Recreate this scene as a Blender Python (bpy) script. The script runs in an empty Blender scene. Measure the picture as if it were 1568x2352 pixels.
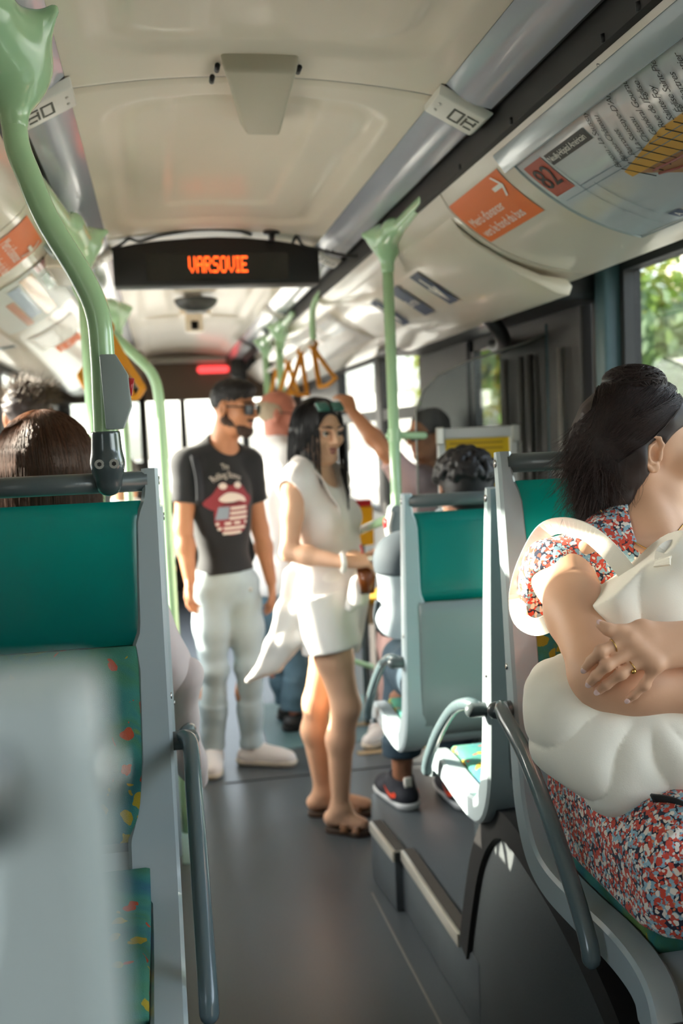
import bpy, bmesh, math, random
import numpy as np
from mathutils import Vector, Matrix
from mathutils.bvhtree import BVHTree
random.seed(7); RNG = np.random.default_rng(7)
SC = bpy.context.scene; COL = SC.collection
R_ = math.radians

def lin(h):
    h = h.lstrip('#'); o = []
    for i in (0, 2, 4):
        c = int(h[i:i+2], 16)/255
        o.append(c/12.92 if c <= .04045 else ((c+.055)/1.055)**2.4)
    return (*o, 1.0)

# ---------------------------------------------------------------- camera
cd = bpy.data.cameras.new('camera'); CAM = bpy.data.objects.new('camera', cd); COL.objects.link(CAM)
yaw, pitch, roll = R_(10.1698), R_(4.6346), R_(2.4)
_f = np.array([math.sin(yaw)*math.cos(pitch), math.cos(yaw)*math.cos(pitch), -math.sin(pitch)])
_r = np.array([math.cos(yaw), -math.sin(yaw), 0]); _u = np.cross(_r, _f)
_r2 = math.cos(roll)*_r - math.sin(roll)*_u; _u2 = math.cos(roll)*_u + math.sin(roll)*_r
CAM.matrix_world = Matrix(((_r2[0], _u2[0], -_f[0], 0), (_r2[1], _u2[1], -_f[1], 0), (_r2[2], _u2[2], -_f[2], 1.54), (0, 0, 0, 1)))
cd.sensor_fit = 'HORIZONTAL'; cd.sensor_width = 24.0; cd.lens = 35.0
cd.clip_start = .02; cd.clip_end = 500
cd.dof.use_dof = True; cd.dof.focus_distance = 1.60; cd.dof.aperture_fstop = 3.2; cd.dof.aperture_blades = 9
SC.camera = CAM
# ---------------------------------------------------------------- sky, sun, exposure
SUN_AZ, SUN_EL = R_(-24), R_(19.5)          # the sun stands to the left and a little ahead
W = bpy.data.worlds.new('sky'); SC.world = W; W.use_nodes = True
nt = W.node_tree; nt.nodes.clear()
sky = nt.nodes.new('ShaderNodeTexSky'); sky.sky_type = 'NISHITA'; sky.sun_disc = False
sky.sun_elevation = R_(24); sky.sun_rotation = R_(-66); sky.air_density = 1.0; sky.dust_density = 2.5; sky.ozone_density = 1.0
hsv = nt.nodes.new('ShaderNodeHueSaturation'); hsv.inputs['Saturation'].default_value = .45
bg = nt.nodes.new('ShaderNodeBackground'); bg.inputs['Strength'].default_value = .75
wo = nt.nodes.new('ShaderNodeOutputWorld')
nt.links.new(sky.outputs[0], hsv.inputs['Color']); nt.links.new(hsv.outputs[0], bg.inputs[0]); nt.links.new(bg.outputs[0], wo.inputs[0])
sl = bpy.data.lights.new('sun', 'SUN'); sl.energy = 12.5; sl.angle = R_(.6); sl.color = (1, .90, .76)
so = bpy.data.objects.new('sun', sl); COL.objects.link(so)
_d = Vector((math.cos(SUN_EL)*math.cos(SUN_AZ), math.cos(SUN_EL)*math.sin(SUN_AZ), -math.sin(SUN_EL)))
so.rotation_euler = _d.to_track_quat('-Z', 'Y').to_euler(); so.location = (-6, -3, 5)
vs = SC.view_settings; vs.view_transform = 'Standard'; vs.look = 'None'; vs.exposure = 1.22; vs.gamma = 1; vs.use_curve_mapping = False
SC.cycles.max_bounces = 8; SC.cycles.diffuse_bounces = 5; SC.cycles.glossy_bounces = 3; SC.cycles.transmission_bounces = 4
SC.cycles.transparent_max_bounces = 12; SC.cycles.caustics_reflective = False; SC.cycles.caustics_refractive = False
SC.cycles.sample_clamp_indirect = 8

# ---------------------------------------------------------------- materials
def M(name, col, rough=.5, metal=0., spec=.5, coat=0., var=0., vscale=15., bump=0., bscale=120., emit=0., sheen=0., var2=None):
    m = bpy.data.materials.new(name); m.use_nodes = True; t = m.node_tree; b = t.nodes['Principled BSDF']
    c = lin(col)
    b.inputs['Base Color'].default_value = c; b.inputs['Roughness'].default_value = rough
    b.inputs['Metallic'].default_value = metal; b.inputs['Specular IOR Level'].default_value = spec
    b.inputs['Coat Weight'].default_value = coat; b.inputs['Coat Roughness'].default_value = .08
    b.inputs['Sheen Weight'].default_value = sheen
    if emit: b.inputs['Emission Color'].default_value = c; b.inputs['Emission Strength'].default_value = emit
    if var or bump: tc = t.nodes.new('ShaderNodeTexCoord')
    if var:
        n = t.nodes.new('ShaderNodeTexNoise'); n.inputs['Scale'].default_value = vscale; n.inputs['Detail'].default_value = 4
        t.links.new(tc.outputs['Object'], n.inputs['Vector'])
        mx = t.nodes.new('ShaderNodeMix'); mx.data_type = 'RGBA'
        c2 = lin(var2) if var2 else tuple(max(0, v*(1-var)) for v in c[:3])+(1,)
        mx.inputs['A'].default_value = c if var2 else tuple(min(1, v*(1+var*.6)) for v in c[:3])+(1,)
        mx.inputs['B'].default_value = c2
        t.links.new(n.outputs['Fac'], mx.inputs['Factor']); t.links.new(mx.outputs['Result'], b.inputs['Base Color'])
    if bump:
        n2 = t.nodes.new('ShaderNodeTexNoise'); n2.inputs['Scale'].default_value = bscale; n2.inputs['Detail'].default_value = 3
        t.links.new(tc.outputs['Object'], n2.inputs['Vector'])
        bp = t.nodes.new('ShaderNodeBump'); bp.inputs['Strength'].default_value = bump; bp.inputs['Distance'].default_value = .004
        t.links.new(n2.outputs['Fac'], bp.inputs['Height']); t.links.new(bp.outputs[0], b.inputs['Normal'])
    return m

def glass(name, tint, gl=1.0):
    m = bpy.data.materials.new(name); m.use_nodes = True; t = m.node_tree; t.nodes.clear()
    tr = t.nodes.new('ShaderNodeBsdfTransparent'); tr.inputs[0].default_value = (*tint, 1)
    gs = t.nodes.new('ShaderNodeBsdfGlossy'); gs.inputs['Roughness'].default_value = .02
    fr = t.nodes.new('ShaderNodeLayerWeight'); fr.inputs[0].default_value = .25
    mu = t.nodes.new('ShaderNodeMath'); mu.operation = 'MULTIPLY'; mu.inputs[1].default_value = gl
    mx = t.nodes.new('ShaderNodeMixShader'); o = t.nodes.new('ShaderNodeOutputMaterial')
    t.links.new(fr.outputs['Fresnel'], mu.inputs[0]); t.links.new(mu.outputs[0], mx.inputs[0])
    t.links.new(tr.outputs[0], mx.inputs[1]); t.links.new(gs.outputs[0], mx.inputs[2]); t.links.new(mx.outputs[0], o.inputs[0])
    return m

def cells(name, cols, scale, rough=.8, edge=None, edgew=.06, warp=.35, wscale=9, bump=.0, stretch=(1, 1, 1), randomness=1.0, sheen=0):
    """patches of flat colour: a voronoi whose cells pick from cols, optional dark ground between them"""
    m = bpy.data.materials.new(name); m.use_nodes = True; t = m.node_tree; b = t.nodes['Principled BSDF']
    b.inputs['Roughness'].default_value = rough; b.inputs['Specular IOR Level'].default_value = .25; b.inputs['Sheen Weight'].default_value = sheen
    tc = t.nodes.new('ShaderNodeTexCoord'); mp = t.nodes.new('ShaderNodeMapping'); mp.inputs['Scale'].default_value = stretch
    t.links.new(tc.outputs['Object'], mp.inputs[0])
    n = t.nodes.new('ShaderNodeTexNoise'); n.inputs['Scale'].default_value = wscale*scale/10; n.inputs['Detail'].default_value = 2
    t.links.new(mp.outputs[0], n.inputs['Vector'])
    sc = t.nodes.new('ShaderNodeVectorMath'); sc.operation = 'SCALE'; sc.inputs['Scale'].default_value = warp/scale
    t.links.new(n.outputs['Color'], sc.inputs[0])
    ad = t.nodes.new('ShaderNodeVectorMath'); ad.operation = 'ADD'
    t.links.new(mp.outputs[0], ad.inputs[0]); t.links.new(sc.outputs[0], ad.inputs[1])
    v = t.nodes.new('ShaderNodeTexVoronoi'); v.inputs['Scale'].default_value = scale; v.inputs['Randomness'].default_value = randomness
    t.links.new(ad.outputs[0], v.inputs['Vector'])
    sp = t.nodes.new('ShaderNodeSeparateColor'); t.links.new(v.outputs['Color'], sp.inputs[0])
    cr = t.nodes.new('ShaderNodeValToRGB'); cr.color_ramp.interpolation = 'CONSTANT'
    tot = sum(w for _, w in cols); acc = 0; els = cr.color_ramp.elements
    for i, (c, w) in enumerate(cols):
        e = els[i] if i < 2 else els.new(min(.999, acc/tot))
        e.position = min(.999, acc/tot); e.color = lin(c); acc += w
    t.links.new(sp.outputs[0], cr.inputs[0]); out = cr.outputs[0]
    if edge:
        v2 = t.nodes.new('ShaderNodeTexVoronoi'); v2.feature = 'DISTANCE_TO_EDGE'; v2.inputs['Scale'].default_value = scale; v2.inputs['Randomness'].default_value = randomness
        t.links.new(ad.outputs[0], v2.inputs['Vector'])
        lt = t.nodes.new('ShaderNodeMath'); lt.operation = 'LESS_THAN'; lt.inputs[1].default_value = edgew
        t.links.new(v2.outputs['Distance'], lt.inputs[0])
        mx = t.nodes.new('ShaderNodeMix'); mx.data_type = 'RGBA'; mx.inputs['B'].default_value = lin(edge)
        t.links.new(lt.outputs[0], mx.inputs['Factor']); t.links.new(out, mx.inputs['A']); out = mx.outputs['Result']
    t.links.new(out, b.inputs['Base Color'])
    if bump:
        n2 = t.nodes.new('ShaderNodeTexNoise'); n2.inputs['Scale'].default_value = 700
        t.links.new(tc.outputs['Object'], n2.inputs['Vector'])
        bp = t.nodes.new('ShaderNodeBump'); bp.inputs['Strength'].default_value = bump; bp.inputs['Distance'].default_value = .002
        t.links.new(n2.outputs['Fac'], bp.inputs['Height']); t.links.new(bp.outputs[0], b.inputs['Normal'])
    return m

# ---------------------------------------------------------------- objects
ORG = {}
def link(o, parent, org):
    COL.objects.link(o)
    if parent is not None: o.parent = parent
    ORG[o.name] = np.array(org, float); return o
def tag(o, label=None, cat=None, group=None, kind=None):
    if label: o['label'] = label
    if cat: o['category'] = cat
    if group: o['group'] = group
    if kind: o['kind'] = kind
    return o
def thing(name, label, cat, loc=(0, 0, 0), group=None, kind=None):
    o = bpy.data.objects.new(name, None); o.empty_display_size = .05; o.location = loc
    link(o, None, loc); return tag(o, label, cat, group, kind)
def mesh(name, V, F, mat=None, smooth=True):
    V = np.asarray(V, np.float32); me = bpy.data.meshes.new(name)
    if isinstance(F, np.ndarray):
        n, k = F.shape
        me.vertices.add(len(V)); me.vertices.foreach_set('co', V.ravel())
        me.loops.add(n*k); me.loops.foreach_set('vertex_index', F.ravel().astype(np.int32))
        me.polygons.add(n); me.polygons.foreach_set('loop_start', np.arange(n, dtype=np.int32)*k)
        me.polygons.foreach_set('use_smooth', np.full(n, bool(smooth)))
        me.update(calc_edges=True); me.validate()
    else:
        me.from_pydata(V.tolist(), [], F); me.update()
        me.polygons.foreach_set('use_smooth', np.full(len(me.polygons), bool(smooth)))
    if mat: me.materials.append(mat)
    return me
def part(name, geo, mat, parent=None, smooth=True, label=None, kind=None, sharp=None, org=None):
    """one mesh object from world coordinates; a child keeps its parent's origin"""
    V, F = geo; V = np.asarray(V, float)
    if parent is not None: org = ORG[parent.name]
    elif org is None: org = (V.min(0)+V.max(0))/2; org[2] = V[:, 2].min()
    org = np.asarray(org, float)
    me = mesh(name, V-org, F, mat, smooth)
    if sharp and smooth: me.set_sharp_from_angle(angle=R_(sharp))
    o = bpy.data.objects.new(name, me)
    if parent is None: o.location = org
    else: o.location = (0, 0, 0)
    link(o, parent, org)
    if label: o['label'] = label
    if kind: o['kind'] = kind
    return o

# ---------------------------------------------------------------- geometry builders -> (V, F)
def join(*gs):
    V, F, n = [], [], 0
    for v, f in gs:
        V += [tuple(p) for p in v]; F += [tuple(int(i)+n for i in q) for q in f]; n += len(v)
    return V, F
def bev(geo, w=.004, seg=2):
    bm = bmesh.new(); vs_ = [bm.verts.new(p) for p in geo[0]]
    for f in geo[1]: bm.faces.new([vs_[i] for i in f])
    bmesh.ops.recalc_face_normals(bm, faces=bm.faces[:])
    ed = [e for e in bm.edges if len(e.link_faces) == 2 and e.calc_face_angle() > .5]
    bmesh.ops.bevel(bm, geom=ed, offset=w, segments=seg, profile=.5, affect='EDGES', clamp_overlap=True)
    bm.verts.index_update()
    r = ([tuple(v.co) for v in bm.verts], [tuple(v.index for v in f.verts) for f in bm.faces]); bm.free(); return r
def box(lo, hi, b=0, seg=2):
    x0, y0, z0 = lo; x1, y1, z1 = hi
    V = [(x0, y0, z0), (x1, y0, z0), (x1, y1, z0), (x0, y1, z0), (x0, y0, z1), (x1, y0, z1), (x1, y1, z1), (x0, y1, z1)]
    g = (V, [(3, 2, 1, 0), (4, 5, 6, 7), (0, 1, 5, 4), (1, 2, 6, 5), (2, 3, 7, 6), (3, 0, 4, 7)])
    return bev(g, b, seg) if b else g
def obox(c, ax, ay, az, b=0, seg=2):
    c, ax, ay, az = (np.array(v, float) for v in (c, ax, ay, az))
    V, F = box((-1, -1, -1), (1, 1, 1)); V = [c+p[0]*ax+p[1]*ay+p[2]*az for p in V]
    return bev((V, F), b, seg) if b else (V, F)
def prism(poly, axis, a, b, bevel=0, seg=2):
    """polygon in the plane normal to axis (0: (y,z), 1: (x,z), 2: (x,y)), from a to b"""
    def pt(p, t): return (t, p[0], p[1]) if axis == 0 else (p[0], t, p[1]) if axis == 1 else (p[0], p[1], t)
    n = len(poly); V = [pt(p, a) for p in poly]+[pt(p, b) for p in poly]
    F = [tuple(range(n))[::-1], tuple(range(n, 2*n))]+[(i, (i+1) % n, n+(i+1) % n, n+i) for i in range(n)]
    bm = bmesh.new(); vs_ = [bm.verts.new(p) for p in V]
    for f in F: bm.faces.new([vs_[i] for i in f])
    bmesh.ops.recalc_face_normals(bm, faces=bm.faces[:]); bm.verts.index_update()
    r = ([tuple(v.co) for v in bm.verts], [tuple(v.index for v in f.verts) for f in bm.faces]); bm.free()
    return bev(r, bevel, seg) if bevel else r
def cr(pts, n=8, closed=False):
    p = np.array(pts, float); N = len(p); out = []
    for i in range(N if closed else N-1):
        if closed: a, b, c, d = p[(i-1) % N], p[i], p[(i+1) % N], p[(i+2) % N]
        else:
            b, c = p[i], p[i+1]; a = p[i-1] if i else 2*b-c; d = p[i+2] if i+2 < N else 2*c-b
        for k in range(n):
            t = k/n; out.append(.5*((2*b)+(c-a)*t+(2*a-5*b+4*c-d)*t*t+(-a+3*b-3*c+d)*t**3))
    if not closed: out.append(p[-1])
    return np.array(out)
def frames(p, up=None):
    p = np.asarray(p, float); t = np.gradient(p, axis=0); t /= np.linalg.norm(t, axis=1)[:, None]+1e-12
    u = np.array(up if up is not None else ((0, 0, 1) if abs(t[0][2]) < .9 else (1, 0, 0)), float); N, B = [], []
    for i in range(len(p)):
        n = u-t[i]*(u@t[i]); n /= np.linalg.norm(n)+1e-12; N.append(n); B.append(np.cross(t[i], n)); u = n if up is None else np.array(up, float)
    return t, np.array(N), np.array(B)
def tube(p, r, n=12, caps=True, closed=False, dome=False):
    p = np.asarray(p, float); m = len(p); r = np.broadcast_to(np.asarray(r, float), (m,)).copy()
    if dome and not closed:
        t0 = (p[1]-p[0])/np.linalg.norm(p[1]-p[0]); t1 = (p[-1]-p[-2])/np.linalg.norm(p[-1]-p[-2])
        a = [(math.sin(x), math.cos(x)) for x in (1.45, 1.0, .5)]
        p = np.vstack([[p[0]-t0*r[0]*s for s, c in a], p, [p[-1]+t1*r[-1]*s for s, c in a[::-1]]])
        r = np.concatenate([[r[0]*c for s, c in a], r, [r[-1]*c for s, c in a[::-1]]]); m = len(p)
    _, N, B = frames(p); V, F = [], []
    for i in range(m):
        for k in range(n):
            a = 2*math.pi*k/n; V.append(p[i]+r[i]*(math.cos(a)*N[i]+math.sin(a)*B[i]))
    for i in range(m if closed else m-1):
        j = (i+1) % m
        for k in range(n): F.append((i*n+k, i*n+(k+1) % n, j*n+(k+1) % n, j*n+k))
    if caps and not closed: F.append(tuple(range(n))[::-1]); F.append(tuple((m-1)*n+k for k in range(n)))
    return V, F
def ribbon(p, w, th, side, n=None):
    """flat strap along p, width w along the direction(s) side"""
    p = np.asarray(p, float); m = len(p); side = np.broadcast_to(np.asarray(side, float), p.shape)
    t = np.gradient(p, axis=0); t /= np.linalg.norm(t, axis=1)[:, None]+1e-12
    s = side-t*np.sum(side*t, 1)[:, None]; s /= np.linalg.norm(s, axis=1)[:, None]+1e-12; nn = np.cross(t, s)
    w = np.broadcast_to(np.asarray(w, float), (m,)); V, F = [], []
    for i in range(m):
        for a, b in ((-1, -1), (1, -1), (1, 1), (-1, 1)): V.append(p[i]+s[i]*w[i]/2*a+nn[i]*th/2*b)
    for i in range(m-1):
        for k in range(4): F.append((i*4+k, i*4+(k+1) % 4, i*4+4+(k+1) % 4, i*4+4+k))
    F += [(3, 2, 1, 0), tuple((m-1)*4+k for k in range(4))]
    return V, F
def ball(c, r, n=12, m=8, sc=(1, 1, 1)):
    V = [(0, 0, 1)]; F = []
    for i in range(1, m):
        a = math.pi*i/m
        for k in range(n): b = 2*math.pi*k/n; V.append((math.sin(a)*math.cos(b), math.sin(a)*math.sin(b), math.cos(a)))
    V.append((0, 0, -1)); L = len(V)-1
    for k in range(n):
        F.append((0, 1+k, 1+(k+1) % n)); F.append((L, 1+(m-2)*n+(k+1) % n, 1+(m-2)*n+k))
        for i in range(m-2): F.append((1+i*n+k, 1+(i+1)*n+k, 1+(i+1)*n+(k+1) % n, 1+i*n+(k+1) % n))
    return [np.array(c)+np.array(p)*r*np.array(sc) for p in V], F
def grid(nu, nv, fn):
    V = [fn(i/nu, j/nv) for i in range(nu+1) for j in range(nv+1)]
    F = [(i*(nv+1)+j, (i+1)*(nv+1)+j, (i+1)*(nv+1)+j+1, i*(nv+1)+j+1) for i in range(nu) for j in range(nv)]
    return V, F
def text_geo(s, size=1.0, align='LEFT', space=1.0, shear=0):
    c = bpy.data.curves.new('t', 'FONT'); c.body = s; c.size = size; c.align_x = align; c.align_y = 'CENTER'; c.space_character = space; c.shear = shear; c.resolution_u = 3
    o = bpy.data.objects.new('t', c); me = bpy.data.meshes.new_from_object(o)
    V = [tuple(v.co) for v in me.vertices]; F = [tuple(p.vertices) for p in me.polygons]
    bpy.data.objects.remove(o); bpy.data.curves.remove(c); bpy.data.meshes.remove(me); return V, F

# ---------------------------------------------------------------- signed-distance volumes for bodies and cloth
class Vol:
    def __init__(s, lo, hi, h):
        s.lo = np.array(lo, float); s.h = h; n = np.ceil((np.array(hi)-s.lo)/h).astype(int)+1
        s.n = n; s.f = np.full(n, 1.0, np.float32); s.ax = [(s.lo[i]+h*np.arange(n[i])).astype(np.float32) for i in range(3)]
    def sub(s, lo, hi):
        i0 = np.maximum(0, np.floor((np.array(lo)-s.lo)/s.h).astype(int)); i1 = np.minimum(s.n, np.ceil((np.array(hi)-s.lo)/s.h).astype(int)+1)
        if (i1 <= i0).any(): return None
        sl_ = tuple(slice(a, b) for a, b in zip(i0, i1))
        return sl_, s.ax[0][sl_[0]][:, None, None], s.ax[1][sl_[1]][None, :, None], s.ax[2][sl_[2]][None, None, :]
    def put(s, sl_, d, k, op):
        f = s.f[sl_]
        if op == 'sub': f, d = -f, d
        if k > 0:
            hh = np.maximum(k-np.abs(f-d), 0)/k; r = np.minimum(f, d)-hh*hh*(k*.25)
        else: r = np.minimum(f, d)
        s.f[sl_] = -r if op == 'sub' else r
    def cone(s, a, b, ra, rb, k=.02, op='add', flat=None):
        a, b = np.array(a, float), np.array(b, float); m = max(ra, rb)+k+s.h*3
        q = s.sub(np.minimum(a, b)-m, np.maximum(a, b)+m)
        if q is None: return s
        sl_, X, Y, Z = q; ab = b-a; L = max(ab@ab, 1e-12)
        px, py, pz = X-a[0], Y-a[1], Z-a[2]
        t = np.clip((px*ab[0]+py*ab[1]+pz*ab[2])/L, 0, 1); dx, dy, dz = px-t*ab[0], py-t*ab[1], pz-t*ab[2]
        if flat is not None:          # (direction, factor): the section is squeezed along direction
            n, fac = np.array(flat[0], float), flat[1]; n = n/np.linalg.norm(n)
            w = (dx*n[0]+dy*n[1]+dz*n[2])*(1/fac-1); dx, dy, dz = dx+w*n[0], dy+w*n[1], dz+w*n[2]
        s.put(sl_, np.sqrt(dx*dx+dy*dy+dz*dz)-(ra+(rb-ra)*t), k, op); return s
    def chain(s, pts, rad, k=.02, flat=None):
        for i in range(len(pts)-1): s.cone(pts[i], pts[i+1], rad[i], rad[i+1], k, flat=flat)
        return s
    def ell(s, c, r, R=None, k=.02, op='add'):
        c, r = np.array(c, float), np.array(r, float); m = r.max()+k+s.h*3
        q = s.sub(c-m, c+m)
        if q is None: return s
        sl_, X, Y, Z = q; px, py, pz = X-c[0], Y-c[1], Z-c[2]
        if R is not None: px, py, pz = (R[0][i]*px+R[1][i]*py+R[2][i]*pz for i in range(3))
        k0 = np.sqrt((px/r[0])**2+(py/r[1])**2+(pz/r[2])**2); k1 = np.sqrt((px/r[0]**2)**2+(py/r[1]**2)**2+(pz/r[2]**2)**2)+1e-9
        s.put(sl_, k0*(k0-1)/k1, k, op); return s
    def rbox(s, c, hs, rr, R=None, k=.02, op='add'):
        c, hs = np.array(c, float), np.array(hs, float); m = np.linalg.norm(hs)+k+s.h*3
        q = s.sub(c-m, c+m)
        if q is None: return s
        sl_, X, Y, Z = q; px, py, pz = X-c[0], Y-c[1], Z-c[2]
        if R is not None: px, py, pz = (R[0][i]*px+R[1][i]*py+R[2][i]*pz for i in range(3))
        qx, qy, qz = np.abs(px)-hs[0]+rr, np.abs(py)-hs[1]+rr, np.abs(pz)-hs[2]+rr
        d = np.sqrt(np.maximum(qx, 0)**2+np.maximum(qy, 0)**2+np.maximum(qz, 0)**2)+np.minimum(np.maximum(qx, np.maximum(qy, qz)), 0)-rr
        s.put(sl_, d, k, op); return s
    def cut(s, p, n):                 # drop the side the normal points to
        n = np.array(n, float); n /= np.linalg.norm(n); X, Y, Z = s.ax
        s.f = np.maximum(s.f, (X[:, None, None]-p[0])*n[0]+(Y[None, :, None]-p[1])*n[1]+(Z[None, None, :]-p[2])*n[2]).astype(np.float32); return s
    def wave(s, amp, fr, seed=0, n=5):  # soft folds
        r = np.random.default_rng(seed); X, Y, Z = s.ax[0][:, None, None], s.ax[1][None, :, None], s.ax[2][None, None, :]
        fr = np.broadcast_to(np.array(fr, float), (3,))
        for _ in range(n):
            a = r.normal(size=3)*fr; b = r.normal(size=3)*fr*.6
            s.f = s.f+(amp/n*2)*np.sin(a[0]*X+a[1]*Y+a[2]*Z+r.uniform(0, 6)+1.2*np.sin(b[0]*X+b[1]*Y+b[2]*Z)).astype(np.float32)
        return s
    def geo(s):
        f = s.f; ins = f < 0; c = np.zeros(np.array(f.shape)-1, np.int8)
        for i in (0, 1):
            for j in (0, 1):
                for k in (0, 1): c += ins[i:i+c.shape[0], j:j+c.shape[1], k:k+c.shape[2]]
        mask = (c > 0) & (c < 8); I = np.argwhere(mask); idx = np.full(c.shape, -1, np.int32); idx[mask] = np.arange(len(I))
        acc = np.zeros((len(I), 3)); cnt = np.zeros(len(I))
        cs = [(i, j, k) for i in (0, 1) for j in (0, 1) for k in (0, 1)]
        fv = {q: f[I[:, 0]+q[0], I[:, 1]+q[1], I[:, 2]+q[2]] for q in cs}
        for q in cs:
            for a in range(3):
                if q[a] == 0:
                    q2 = list(q); q2[a] = 1; q2 = tuple(q2); u, v = fv[q], fv[q2]; x = (u < 0) != (v < 0)
                    t = np.where(x, u/np.where(x, u-v, 1), 0); p = np.tile(np.array(q, float), (len(I), 1)); p[:, a] += t
                    acc[x] += p[x]; cnt[x] += 1
        V = s.lo+(I+acc/cnt[:, None])*s.h; Fs = []
        for a in range(3):
            b, d = (a+1) % 3, (a+2) % 3; sa = [slice(None)]*3; sb = [slice(None)]*3
            sa[a] = slice(0, -1); sb[a] = slice(1, None)
            x = ins[tuple(sa)] != ins[tuple(sb)]; E = np.argwhere(x)
            E = E[(E[:, b] > 0) & (E[:, d] > 0) & (E[:, b] < f.shape[b]-1) & (E[:, d] < f.shape[d]-1)]
            if not len(E): continue
            neg = ins[tuple(E.T)]; o = np.zeros(3, int); eb, ed_ = o.copy(), o.copy(); eb[b] = 1; ed_[d] = 1
            g = lambda q: idx[tuple(q.T)]
            q = np.stack([g(E-eb-ed_), g(E-ed_), g(E), g(E-eb)], 1); q[~neg] = q[~neg][:, ::-1]; Fs.append(q)
        return V, np.vstack(Fs).astype(np.int32)
def joinq(*gs):
    V, F, n = [], [], 0
    for v, f in gs: V.append(np.asarray(v, float)); F.append(f+n); n += len(v)
    return np.vstack(V), np.vstack(F)


# ================================================================ the bus shell
m_ceil = M('ceiling_cream', '#efe2ce', .42, coat=.15, var=.04, vscale=3)
m_cove = M('cove_cream', '#d6cbb9', .3, coat=.35, var=.04, vscale=4)
m_lens = M('light_lens_grey', '#a9adb8', .25, coat=.4, var=.06, vscale=3)
m_white = M('off_white_plastic', '#e6e2d8', .35)
m_dark = M('dark_rubber', '#2b2a29', .55)
m_black = M('black_plastic', '#1d1c1c', .45)
m_charc = M('charcoal_panel', '#3c3836', .5, var=.1)
m_floor = M('speckled_vinyl_floor', '#50565a', .34, var=.35, vscale=220, bump=.06, bscale=300)
m_step = M('speckled_side_panel', '#4a4f51', .5, var=.45, vscale=260)
m_alu = M('aluminium', '#c9c6bd', .3, metal=.9)
m_brown = M('brown_panel', '#86705f', .5, var=.05)
m_wall = M('side_wall_grey', '#9a9893', .5)
m_green = M('pale_green_enamel', '#b2daab', .2, coat=.6)
m_teal_post = M('blue_grey_post', '#4d666b', .4)
m_pane = glass('window_glass', (.95, .97, .96), .7)
m_smoke = glass('smoked_glass', (.70, .73, .73), 1.0)
CX, XR, XL = .26, 1.46, -.94
PROF = cr([(.81, 2.195), (.845, 2.14), (.92, 2.078), (1.0, 2.03), (1.1, 1.992), (1.2, 1.972), (1.27, 1.968)], 5)
_s = np.concatenate([[0], np.cumsum(np.linalg.norm(np.diff(PROF, axis=0), axis=1))])
SLEN = _s[-1]
def cove(y, s, off=0., side=1):
    s = min(max(s, 0), SLEN); x = np.interp(s, _s, PROF[:, 0]); z = np.interp(s, _s, PROF[:, 1])
    e = 1e-3; dx = np.interp(min(s+e, SLEN), _s, PROF[:, 0])-np.interp(max(s-e, 0), _s, PROF[:, 0]); dz = np.interp(min(s+e, SLEN), _s, PROF[:, 1])-np.interp(max(s-e, 0), _s, PROF[:, 1])
    l = math.hypot(dx, dz); nx, nz = dz/l, -dx/l
    x, z = x+nx*off, z+nz*off
    return (x if side > 0 else 2*CX-x, y, z)
def mir(p): return (2*CX-p[0], p[1], p[2])

ceil = tag(bpy.data.objects.new('ceiling', None), kind='structure'); link(ceil, None, (0, 0, 0))
def sdrr(x, y, x0, x1, y0, y1, r):
    qx = abs(x-(x0+x1)/2)-(x1-x0)/2+r; qy = abs(y-(y0+y1)/2)-(y1-y0)/2+r
    return math.hypot(max(qx, 0), max(qy, 0))+min(max(qx, qy), 0)-r
def sm(t): t = min(1, max(0, t)); return t*t*(3-2*t)
def ceil_z(x): return 2.30+.036*(1-((x-CX)/.42)**2)
def ceil_panel(y0, y1, rec):
    nu, nv = 84, max(30, int((y1-y0)/.014))
    def fn(u, v):
        x = -.152+u*.824; y = y0+v*(y1-y0); z = ceil_z(x)
        for (a, b, c, d, r, dep, wd) in rec: z += dep*sm(-sdrr(x, y, a, b, c, d, r)/wd+.5)
        e = min(y-y0, y1-y); z += .006*(1-sm(e/.012))
        return x, y, z
    V, F = grid(nu, nv, fn)
    return V, [f[::-1] for f in F]
part('panel', ceil_panel(.25, 2.297, [(-.075, .595, .4, 2.13, .12, .016, .05), (-.02, .54, .5, 2.06, .10, -.007, .03), (.12, .47, .5, 2.06, .03, .006, .025)]), m_ceil, ceil)
part('panel', ceil_panel(2.303, 3.93, [(-.075, .595, 2.43, 3.80, .12, .016, .05), (-.03, .55, 2.50, 3.74, .09, -.006, .03), (.07, .43, 2.42, 3.55, .05, .010, .03)]), m_ceil, ceil)
part('panel', ceil_panel(3.94, 6.9, [(-.06, .58, 4.2, 6.7, .1, .014, .05)]), m_ceil, ceil)
part('panel', ceil_panel(6.91, 9.7, [(-.06, .58, 7.1, 9.4, .1, .014, .05)]), m_ceil, ceil)
part('panel', ceil_panel(-2.6, .24, [(-.06, .58, -2.3, .05, .1, .014, .05)]), m_ceil, ceil)
part('roof', box((XL-.03, -2.7, 2.40), (XR+.03, 10.3, 2.46)), m_wall, ceil, smooth=False)
part('front_lip', prism([(9.66, 2.30), (9.66, 2.262), (9.69, 2.25), (9.75, 2.25), (9.75, 2.34)], 0, -.15, .67, .004), m_white, ceil, sharp=40)
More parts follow.
